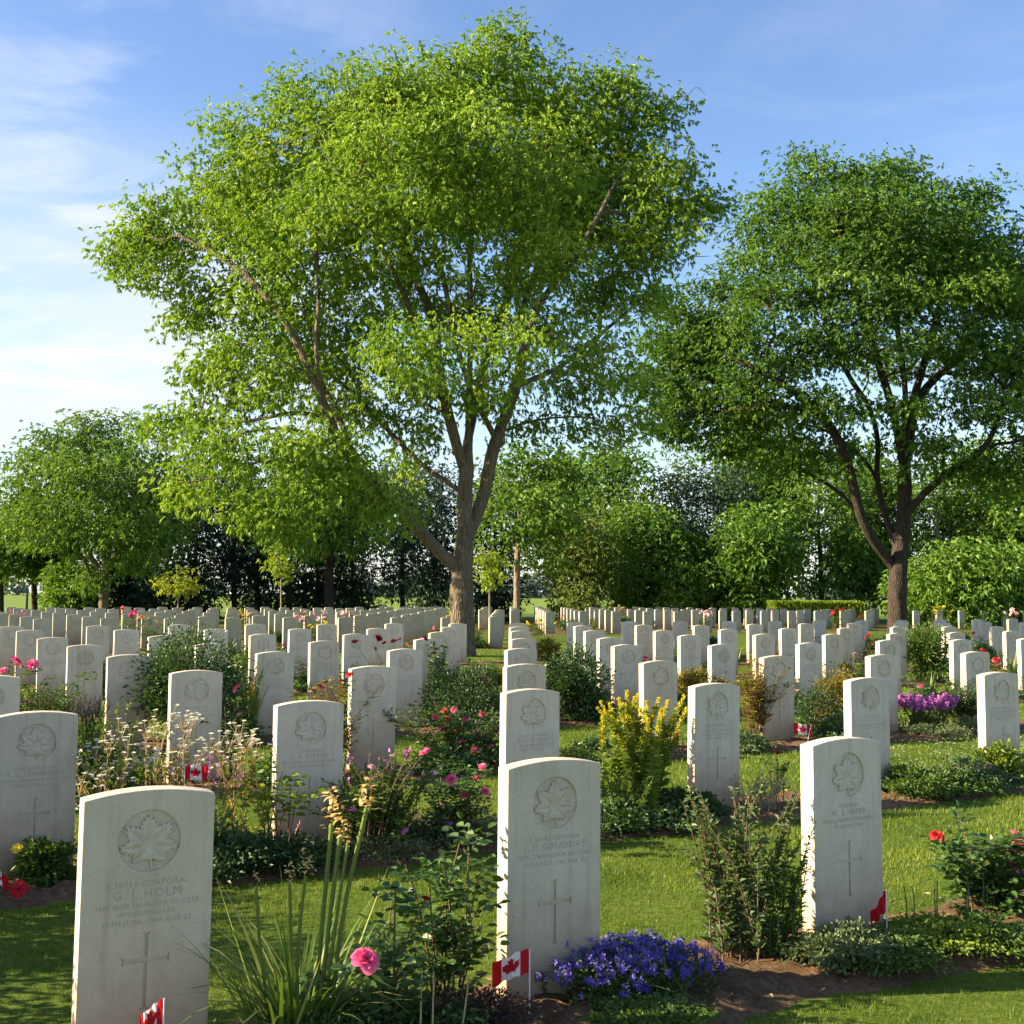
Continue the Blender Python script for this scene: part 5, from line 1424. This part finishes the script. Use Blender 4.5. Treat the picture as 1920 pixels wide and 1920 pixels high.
x, y = bed(1525, V3 + .1)
place(leafy_shrub(165, .48, .5, 1500, .03, 'p_dark', 'mound', 'shrub'), x, y, 'dark low cushion between the third-row stone and the yellowish shrub', 'shrub')
x0, y0 = bed(1590, V4 - .05); gen = np.random.default_rng(166)
fl = by_px(y0, [(1583, 1251, .045, 'petal_red'), (1569, 1274, .034, 'petal_red'), (1603, 1227, .03, 'petal_rose')], x0, y0, gen, .08)
place(rose_bush(166, .62, .4, nleaf=150, leaf=.042, flowers=fl, n=12, lmat='p_mid'), x0, y0, 'scarlet roses above the yellowish shrub', 'rose bush')
x, y = bed(1725, V3 - .05)
place(spire_plant(167, .38, .72, 64, 36, .04, .3, 'p_mid', 'petal_mauve', .3, 40, .028, name='phlox', hvar=.25, fname='flower_heads', fl_r=.03), x, y, 'mass of mauve phlox beside a third-row stone', 'phlox')
x0, y0 = bed(1800, V3 + .0); gen = np.random.default_rng(168)
fl = by_px(y0, [(1765, 1307, .034, 'petal_pink'), (1726, 1288, .03, 'petal_pink'), (1768, 1298, .022, 'petal_pink')], x0, y0, gen, .05)
place(rose_bush(168, .55, .5, nleaf=560, leaf=.038, flowers=fl, n=22, lmat='p_rose'), x0, y0, 'full rose bush with salmon blooms behind the mauve phlox', 'rose bush')
x, y = bed(1735, V5 - .1)
place(leafy_shrub(169, .85, .75, 2200, .07, 'p_mid', 'round', 'shrub', .35), x, y, 'tall leafy green shrub in the aisle between two files of stones', 'shrub')
x, y = bed(1892, V4 - .05)
place(strap_clump(170, .66, .3, 26, .024, .1, 'p_blade', spread=.16, bvar=.1), x, y, 'stiff upright iris blades near the picture edge', 'iris')
x0, y0 = bed(1868, V4 + .0); gen = np.random.default_rng(171)
fl = by_px(y0, [(1868, 1238, .05, 'petal_red'), (1874, 1248, .04, 'petal_pink')], x0, y0, gen, .05)
place(rose_bush(171, .5, .3, nleaf=80, leaf=.04, flowers=fl, n=8, lmat='p_olive'), x0, y0, 'rose with crimson blooms tight against the iris blades near the picture edge', 'rose bush')
x0, y0 = bed(45, V4 - .05); gen = np.random.default_rng(172)
fl = by_px(y0, [(30, 1242, .055, 'petal_pink'), (60, 1247, .05, 'petal_pink'), (5, 1260, .045, 'petal_pink')], x0, y0, gen, .08)
place(rose_bush(172, .75, .7, nleaf=340, leaf=.045, flowers=fl, n=18, lmat='p_rose'), x0, y0, 'tall rose with large pink blooms at the picture edge of the fourth row', 'rose bush')
# dark red peony-like flowers before the fifth row
x0, y0 = bed(710, V5 - .15); gen = np.random.default_rng(173)
fl = by_px(y0, [(666, 1206, .045, 'petal_wine'), (708, 1198, .05, 'petal_wine'), (702, 1217, .03, 'petal_wine'), (721, 1207, .03, 'petal_wine'), (738, 1203, .03, 'petal_wine'), (744, 1202, .026, 'petal_wine'), (751, 1199, .026, 'petal_wine')], x0, y0, gen, .1)
r_ = spire_plant(173, .55, .9, 26, 30, .10, .28, 'p_dark', name='peony', hvar=.35, angle=.6)
g = G(); stems_to(g, [f[:3] for f in fl], gen, .004, .2); link('flower_stems', g.mesh('flower_stems', M['twig'], True), r_)
for f in fl: put_bloom(r_, f[4], f[:3], f[3], 'rose', gen)
place(r_, x0, y0, 'dark-leaved plant with wine red flower heads standing before three stones', 'peony')
x0, y0 = bed(815, V5 - .3); gen = np.random.default_rng(174)
fl = by_px(y0, [(796, 1200, .04, 'petal_wine'), (818, 1218, .03, 'petal_wine'), (814, 1227, .035, 'petal_wine')], x0, y0, gen, .05)
r_ = spire_plant(174, .80, .34, 12, 40, .11, .26, 'p_dark', name='peony', hvar=.3, angle=.7)
g = G(); stems_to(g, [f[:3] for f in fl], gen, .004, .1); link('flower_stems', g.mesh('flower_stems', M['twig'], True), r_)
for f in fl: put_bloom(r_, f[4], f[:3], f[3], 'rose', gen)
place(r_, x0, y0, 'narrow dark-leaved plant with three wine red heads beside a fourth-row stone', 'peony')
x0, y0 = bed(1635, V6); gen = np.random.default_rng(175)
fl = by_px(y0, [(1629, 1194, .08, 'petal_red'), (1640, 1212, .07, 'petal_red'), (1644, 1223, .04, 'petal_rose')], x0, y0, gen, .05)
place(rose_bush(175, .6, .3, nleaf=60, leaf=.05, flowers=fl, n=7, lmat='p_mid', kind='open'), x0, y0, 'big scarlet poppies on tall stems before the leaning file of stones', 'poppy plant')

# ---------------------------------------------------------------- the beds farther back: varied plants between the stones
edges = [leafy_shrub(450, .15, .75, 1000, .034, 'p_mid', 'mound', 'edging_plant'), leafy_shrub(451, .20, .7, 1000, .036, 'p_dark', 'mound', 'edging_plant'), leafy_shrub(452, .14, .7, 1000, .03, 'p_sage', 'mound', 'edging_plant'), leafy_shrub(453, .24, .6, 1000, .036, 'p_rose', 'mound', 'edging_plant')]
edge_names = ['mid green', 'dark green', 'sage green', 'glossy green']
gen = np.random.default_rng(45); fe = set()
for j in range(1, 6):
    rr = sorted(rank[(1, j)], key=lambda q: q[3])
    for a in rr[:-1]:
        k = int(gen.integers(0, 4))
        u = a[3] + .70 + SW / 2 + gen.uniform(-.15, .15); v = P1V[j] - .16 + gen.uniform(-.08, .06)
        x, y = uv(u, v); px, py = proj(x, y, .1)
        if px < -5 or px > 1925 or (j == 1 and 1380 < px < 1600): continue
        o = edges[k] if k not in fe else copy_tree(edges[k]); fe.add(k)
        place(o, x, y, '%s low edging past the %s stone of the %s row from its near end' % (edge_names[k], ORD[rank[(1, j)].index(a)], ORD[j]), 'edging plant', 'low edging plants between the headstones', rz=YAW + gen.uniform(-.2, .2), sc=gen.uniform(.9, 1.25))
fe = set()
for j in (1, 2):
    rr = sorted(rank[(1, j)], key=lambda q: q[3])
    for a in rr[:-1]:
        k = int(gen.integers(0, 4))
        u = a[3] + .45 + SW / 2 + gen.uniform(-.2, .2); v = P1V[j] - .33 + gen.uniform(-.04, .04)
        x, y = uv(u, v); px, py = proj(x, y, .1)
        if px < -5 or px > 1925 or (j == 1 and 1380 < px < 1600): continue
        o = copy_tree(edges[k])
        place(o, x, y, '%s creeper before the %s stone of the %s row from its near end' % (edge_names[k], ORD[rank[(1, j)].index(a)], ORD[j]), 'edging plant', 'creeping plants along the bed edges', rz=YAW + gen.uniform(-.2, .2), sc=gen.uniform(.6, .85))
protos = [
    ('dark rounded shrub', 'shrub', leafy_shrub(400, .5, .6, 1300, .05, 'p_dark', 'round', 'shrub', .5, 'cane', .5, 30)),
    ('low green mound', 'plant', leafy_shrub(401, .3, .6, 900, .05, 'p_mid', 'mound', 'border_plant')),
    ('pink-flowered rose', 'rose bush', rose_bush(402, .6, .5, nleaf=130, leaf=.045, n=12, flowers=[(.1, 0, .55, .045, 'petal_pink'), (-.15, .05, .48, .04, 'petal_pink'), (.02, -.1, .42, .04, 'petal_pink')])),
    ('red-flowered rose', 'rose bush', rose_bush(403, .6, .45, nleaf=120, leaf=.045, n=11, flowers=[(.12, 0, .58, .045, 'petal_red'), (-.1, .05, .52, .04, 'petal_red')])),
    ('olive-leaved shrub', 'shrub', leafy_shrub(404, .4, .5, 1000, .045, 'p_olive', 'round', 'shrub')),
    ('upright iris blades', 'iris', strap_clump(405, .6, .35, 26, .026, .15, 'p_blade', spread=.2, bvar=.15)),
    ('bright leafy plant', 'plant', spire_plant(406, .5, .4, 16, 26, .07, .35, 'p_lime', name='border_plant', hvar=.35)),
]
gen = np.random.default_rng(44)
firsts = set()
cnt = 0
def scatter(pl, rows, vlist, prob, zmax):
    global cnt
    for j in rows:
        row = rank.get((pl, j), [])
        rr = sorted(row, key=lambda q: q[3])
        for a, b in zip(rr[:-1], rr[1:]):
            if b[2] - a[2] != 1 or gen.random() > prob: continue
            u = (a[3] + b[3]) / 2 + SW / 2 + gen.uniform(-.15, .15); v = vlist[j] + gen.uniform(-.15, .1)
            x, y = uv(u, v); px, py = proj(x, y, .3)
            if px < -5 or px > 1925: continue
            if pl == 1 and any((abs(px - q[0]) < q[1] and j == q[2]) for q in ((368, 75, 3), (478, 40, 3), (885, 90, 3), (1075, 60, 3), (1305, 60, 3), (1590, 50, 3), (1892, 60, 3), (45, 60, 3), (885, 60, 4), (710, 80, 4), (815, 40, 4), (1735, 60, 4), (1635, 40, 5))): continue
            k = int(gen.integers(0, len(protos)))
            d, c, p = protos[k]
            o = p if k not in firsts else copy_tree(p); firsts.add(k)
            na = rank[(pl, j)].index(a) + 1
            place(o, x, y, '%s past the %s stone of the %s%s row from its near end' % (d, ORD[na - 1], {1: '', 2: 'far-block ', 3: 'aisle-block '}[pl], ORD[j]), c, 'plants between the farther stones', rz=gen.uniform(0, 6.28), sc=gen.uniform(.75, 1.1))
            cnt += 1
scatter(1, range(3, 8), P1V, .62, 0)
scatter(2, range(0, 3), P2V, .22, 0)
scatter(3, range(0, 3), P3V, .35, 0)
print('scatter', cnt)
# flowers that show above the far rows
far = [(578, 1150, 29.5, 'petal_rose', 'iris with pale pink blooms above the plain-backed rows', 10, .07), (600, 1166, 28.5, 'petal_yellow', 'orange-yellow blooms beside the pale pink irises', 6, .06), (655, 1152, 31, 'petal_rose', 'pale pink blooms short of the tallest tree above the plain-backed rows', 6, .06),
       (232, 1141, 38, 'petal_red', 'crimson blooms standing above the far rows under the round-crowned maple', 3, .08), (247, 1151, 31, 'petal_pink', 'deep pink blooms at the corner of a plain-backed stone', 4, .07), (36, 1152, 31, 'petal_pink', 'pink blooms above the rows near the picture edge by the field', 6, .06),
       (1318, 1150, 44, 'petal_rose', 'pale pink blooms over the block beyond the grass aisle', 9, .08), (1166, 1142, 50, 'petal_dry', 'straw-coloured blooms before the bushy lit tree', 8, .08), (1752, 1140, 47, 'petal_yellow', 'yellow blooms by the small leafy bush', 10, .08),
       (1566, 1145, 46, 'petal_red', 'scarlet blooms before the clipped hedge', 5, .08), (1896, 1142, 46, 'petal_rose', 'pale pink blooms before the big leafy bush', 9, .08), (1000, 1165, 36, 'petal_yellow', 'yellow and russet blooms at the near corner of the block beyond the aisle', 9, .07),
       (290, 1160, 29, 'petal_dry', 'straw-coloured blooms below the golden sapling', 8, .07), (455, 1150, 36, 'petal_dry', 'sandy blooms in the dark gap between two far files', 8, .07), (860, 1150, 33, 'petal_yellow', 'yellowish blooms tight beside the trunk of the tallest tree', 7, .06)]
for k, (px, py, Y, mt, lab, n, r) in enumerate(far):
    gen = np.random.default_rng(500 + k)
    p = at(px, py, Y)
    h = max(p[2], .5)
    fl = [(gen.normal(0, .22), gen.normal(0, .15), h - .03 + gen.uniform(-.22, .06), r * gen.uniform(.7, 1.1), mt) for _ in range(n)]
    place(rose_bush(500 + k, h * .8, .5, nleaf=70, leaf=.06, flowers=fl, n=8, lmat='p_mid', kind='open'), p[0], p[1], lab, 'flowers', 'flowers over the far rows')
# shrubs of the second bed that stand outside the frame beside the viewer and shade the lawn
for k, (x, y, h, w_) in enumerate([(-3.15, 4.55, 1.15, 1.0), (-2.75, 3.6, .95, .9), (-3.6, 5.2, 1.0, .9)]):
    place(leafy_shrub(600 + k, h, w_, 2600, .045, 'p_dark', 'round', 'shrub', .5, 'cane', .5, 40), x, y, 'dark shrub just outside the picture beside the front beds', 'shrub', 'shrubs beside the front beds')

# ---------------------------------------------------------------- flags, poppies, cross
def flag(seed, x, y, h, L, Hc, side, furl=0., droop=.25, lean=(0, 0), label='', red_only=False, yaw=0.):
    gen = np.random.default_rng(seed)
    root = empty('hand_flag', (x, y, 0), yaw)
    g = G(); tube(g, [(0, 0, -.05), (lean[0] * .5, lean[1] * .5, h * .5), (lean[0], lean[1], h)], [.0026, .0026, .0024], 8, .5, True)
    link('pole', g.mesh('pole', M['white_stick'], True), root)
    nu, nv = 33, 9
    top = np.array([lean[0], lean[1], h]); 
    def surf(s_, t_):
        """s along the fly 0..1, t down the hoist 0..1"""
        fold = 1 - furl * .72
        xx = side * L * s_ * fold
        yy = .016 * np.sin(s_ * 7 + .6 + t_ * 1.2) * s_ + .0035 * np.sin(s_ * 19 + t_ * 7) * s_ + furl * .02 * np.sin(s_ * 15 + t_ * 2) 
        zz = -Hc * t_ * (1 - .12 * furl * s_) - droop * L * s_ ** 1.7 - furl * .35 * L * s_ + .004 * np.sin(s_ * 9 + t_ * 3) * s_ + .0022 * np.sin(s_ * 21 + t_ * 6)
        return np.stack([top[0] + xx, top[1] + yy, top[2] - .003 + zz], -1)
    S_, T_ = np.meshgrid(np.linspace(0, 1, nu), np.linspace(0, 1, nv), indexing='ij')
    V = surf(S_, T_).reshape(-1, 3)
    fr, fw = [], []
    for i in range(nu - 1):
        for j in range(nv - 1):
            q = (i * nv + j, (i + 1) * nv + j, (i + 1) * nv + j + 1, i * nv + j + 1)
            (fr if (i < 8 or i >= 24 or red_only) else fw).append(q)
    g = G(); g.add(V, fr + fw)
    me = g.mesh('cloth', M['flag_red'], True); me.materials.append(M['flag_white'])
    mi = np.zeros(len(fr) + len(fw), np.int32); mi[len(fr):] = 1
    me.polygons.foreach_set('material_index', mi)
    cl = link('cloth', me, root)
    if not red_only:
        from mathutils.geometry import delaunay_2d_cdt
        sc_ = .42; nL = len(LEAFO)
        pts = [Vector(p) for p in LEAFO] + [Vector((x_, y_)) for x_ in np.arange(-.95, 1, .12) for y_ in np.arange(-.95, 1.2, .12)]
        vs_, _, fs_, *_ = delaunay_2d_cdt(pts, [(q, (q + 1) % nL) for q in range(nL)], [list(range(nL))], 1, 1e-6)
        P2 = np.array([(v_.x * sc_ * Hc / L * .95 + .5, .5 - (v_.y - .08) * sc_) for v_ in vs_])
        B = surf(P2[:, 0], P2[:, 1])
        g = G()
        for o_ in (-.0016, .0016): g.add(B + [0, o_, 0], [tuple(f_) for f_ in fs_ if len(f_) == 3])
        link('maple_leaf', g.mesh('maple_leaf', M['flag_red']), cl)
    return tag(root, label, 'flag', 'small hand flags stuck in the beds')
def flag_px(px, base_v, top_py, **k):
    x, y = bed(px, base_v); z = at(px, top_py, y)[2]
    return flag(x=x, y=y, h=z, **k)
flag_px(997, V1 - .14, 1779, seed=1, L=.125, Hc=.078, side=-1, droop=.42, label='small flag with a red maple leaf at the front-row stone by the bellflowers')
flag_px(357, V2 - .1, 1433, seed=2, L=.115, Hc=.075, side=1, droop=.05, label='small flag flying out flat over the top of the closest headstone')
flag_px(1652, V1 - .1, 1670, seed=3, L=.10, Hc=.075, side=-1, furl=.55, droop=.75, label='furled red flag at the corner of the front-row stone beside the upright bush', red_only=True)
flag_px(330, V1 - .13, 1872, seed=4, L=.095, Hc=.075, side=-1, furl=.3, droop=.5, label='furled red flag at the foot of the closest headstone')
flag_px(572, V2 - .1, 1538, seed=5, L=.09, Hc=.07, side=-1, furl=.95, droop=.5, label='small drooping red flag before the stone with a corporal\'s name')
flag_px(1508, V3 - .25, 1358, seed=6, L=.165, Hc=.10, side=-1, droop=-.08, lean=(.05, 0), label='leaning small flag beside a third-row stone, spread out over the lawn')
flag_px(-4, V2 - .2, 1612, seed=7, L=.10, Hc=.07, side=1, droop=.9, label='drooping small flag cut by the picture edge near the red poppy')
flag_px(1254, V3 - .1, 1372, seed=8, L=.09, Hc=.06, side=1, droop=.3, label='small flag mostly hidden behind the yellow flower spires')
def poppy(x, y, z, r, tilt, label, mat='poppy'):
    root = empty('paper_poppy', (x, y, z))
    bm = bmesh.new()
    n = 40
    c = bm.verts.new((0, 0, .004)); ring = []
    for k in range(n):
        a = 2 * math.pi * k / n; rr = r * (1 + .10 * math.cos(4 * a) + .03 * math.sin(9 * a))
        ring.append((bm.verts.new((rr * .5 * math.cos(a), rr * .5 * math.sin(a), .010)), bm.verts.new((rr * math.cos(a), rr * math.sin(a), .004 + .006 * math.sin(7 * a)))))
    for k in range(n):
        a, b = ring[k], ring[(k + 1) % n]
        bm.faces.new((c, a[0], b[0])); bm.faces.new((a[0], a[1], b[1], b[0]))
    me = bpy.data.meshes.new('petals'); bm.to_mesh(me); bm.free(); me.materials.append(M[mat]); me.shade_smooth()
    p = link('petals', me, root); p.rotation_euler = tilt
    bm = bmesh.new(); bmesh.ops.create_uvsphere(bm, u_segments=14, v_segments=8, radius=r * .2, matrix=Matrix.Scale(.5, 4, (0, 0, 1)))
    me = bpy.data.meshes.new('centre'); bm.to_mesh(me); bm.free(); me.materials.append(M['black'])
    q = link('centre', me, root); q.rotation_euler = tilt; q.location = Matrix.Rotation(tilt[0], 3, 'X') @ Vector((0, 0, .012))
    tag(root, label, 'poppy')
x, y = bed(58, V2 - .42); poppy(x, y, .075, .040, (R(62), 0, 0), 'bright red paper poppy on the soil by the stone cut by the picture edge')
x, y = bed(262, V1 - .15); poppy(x, y, .06, .055, (R(40), 0, 0), 'dark red poppy wreath at the foot of the closest headstone', 'poppy')
# little wooden cross with a poppy
x, y = bed(2, V2 - .2)
root = empty('wooden_cross', (x, y, 0))
z = at(2, 1580, y)[2]; zb = at(2, 1612, y)[2]
bm = bmesh.new()
bmesh.ops.create_cube(bm, size=1, matrix=Matrix.Translation((0, 0, z / 2)) @ Matrix.Diagonal((.026, .009, z, 1)))
bmesh.ops.bevel(bm, geom=bm.edges[:], offset=.0015, affect='EDGES')
me = bpy.data.meshes.new('upright'); bm.to_mesh(me); bm.free(); link('upright', me, root, M['wood_pale'])
bm = bmesh.new()
bmesh.ops.create_cube(bm, size=1, matrix=Matrix.Translation((0, -.010, zb)) @ Matrix.Diagonal((.105, .009, .026, 1)))
bmesh.ops.bevel(bm, geom=bm.edges[:], offset=.0015, affect='EDGES')
me = bpy.data.meshes.new('crossbar'); bm.to_mesh(me); bm.free(); link('crossbar', me, root, M['wood_pale'])
bm = bmesh.new(); bmesh.ops.create_uvsphere(bm, u_segments=16, v_segments=8, radius=.021, matrix=Matrix.Translation((0, -.018, zb)) @ Matrix.Scale(.35, 4, (0, 1, 0)))
me = bpy.data.meshes.new('poppy'); bm.to_mesh(me); bm.free(); link('poppy', me, root, M['poppy'])
tag(root, 'little pale wooden cross with a poppy cut by the picture edge', 'cross')
gen = np.random.default_rng(190)
for k, (px, py, lab) in enumerate([(108, 1592, 'yellow flower nearest the fern-like plant by the poppy'), (52, 1592, 'small yellow flower above the red poppy'), (11, 1580, 'yellow flower above the little wooden cross')]):
    x, y = bed(px, V2 - .12); zt = at(px, py, y)[2]
    root = empty('yellow_daisy', (x, y, .0)); g = G()
    stems_to(g, [(.0, 0, zt)], gen, .0022, .01); link('stems', g.mesh('stems', M['twig'], True), root)
    put_bloom(root, 'petal_yellow', (0, 0, zt), .024, 'open', gen)
    tag(root, lab, 'daisy', 'yellow daisies before the stone cut by the picture edge')
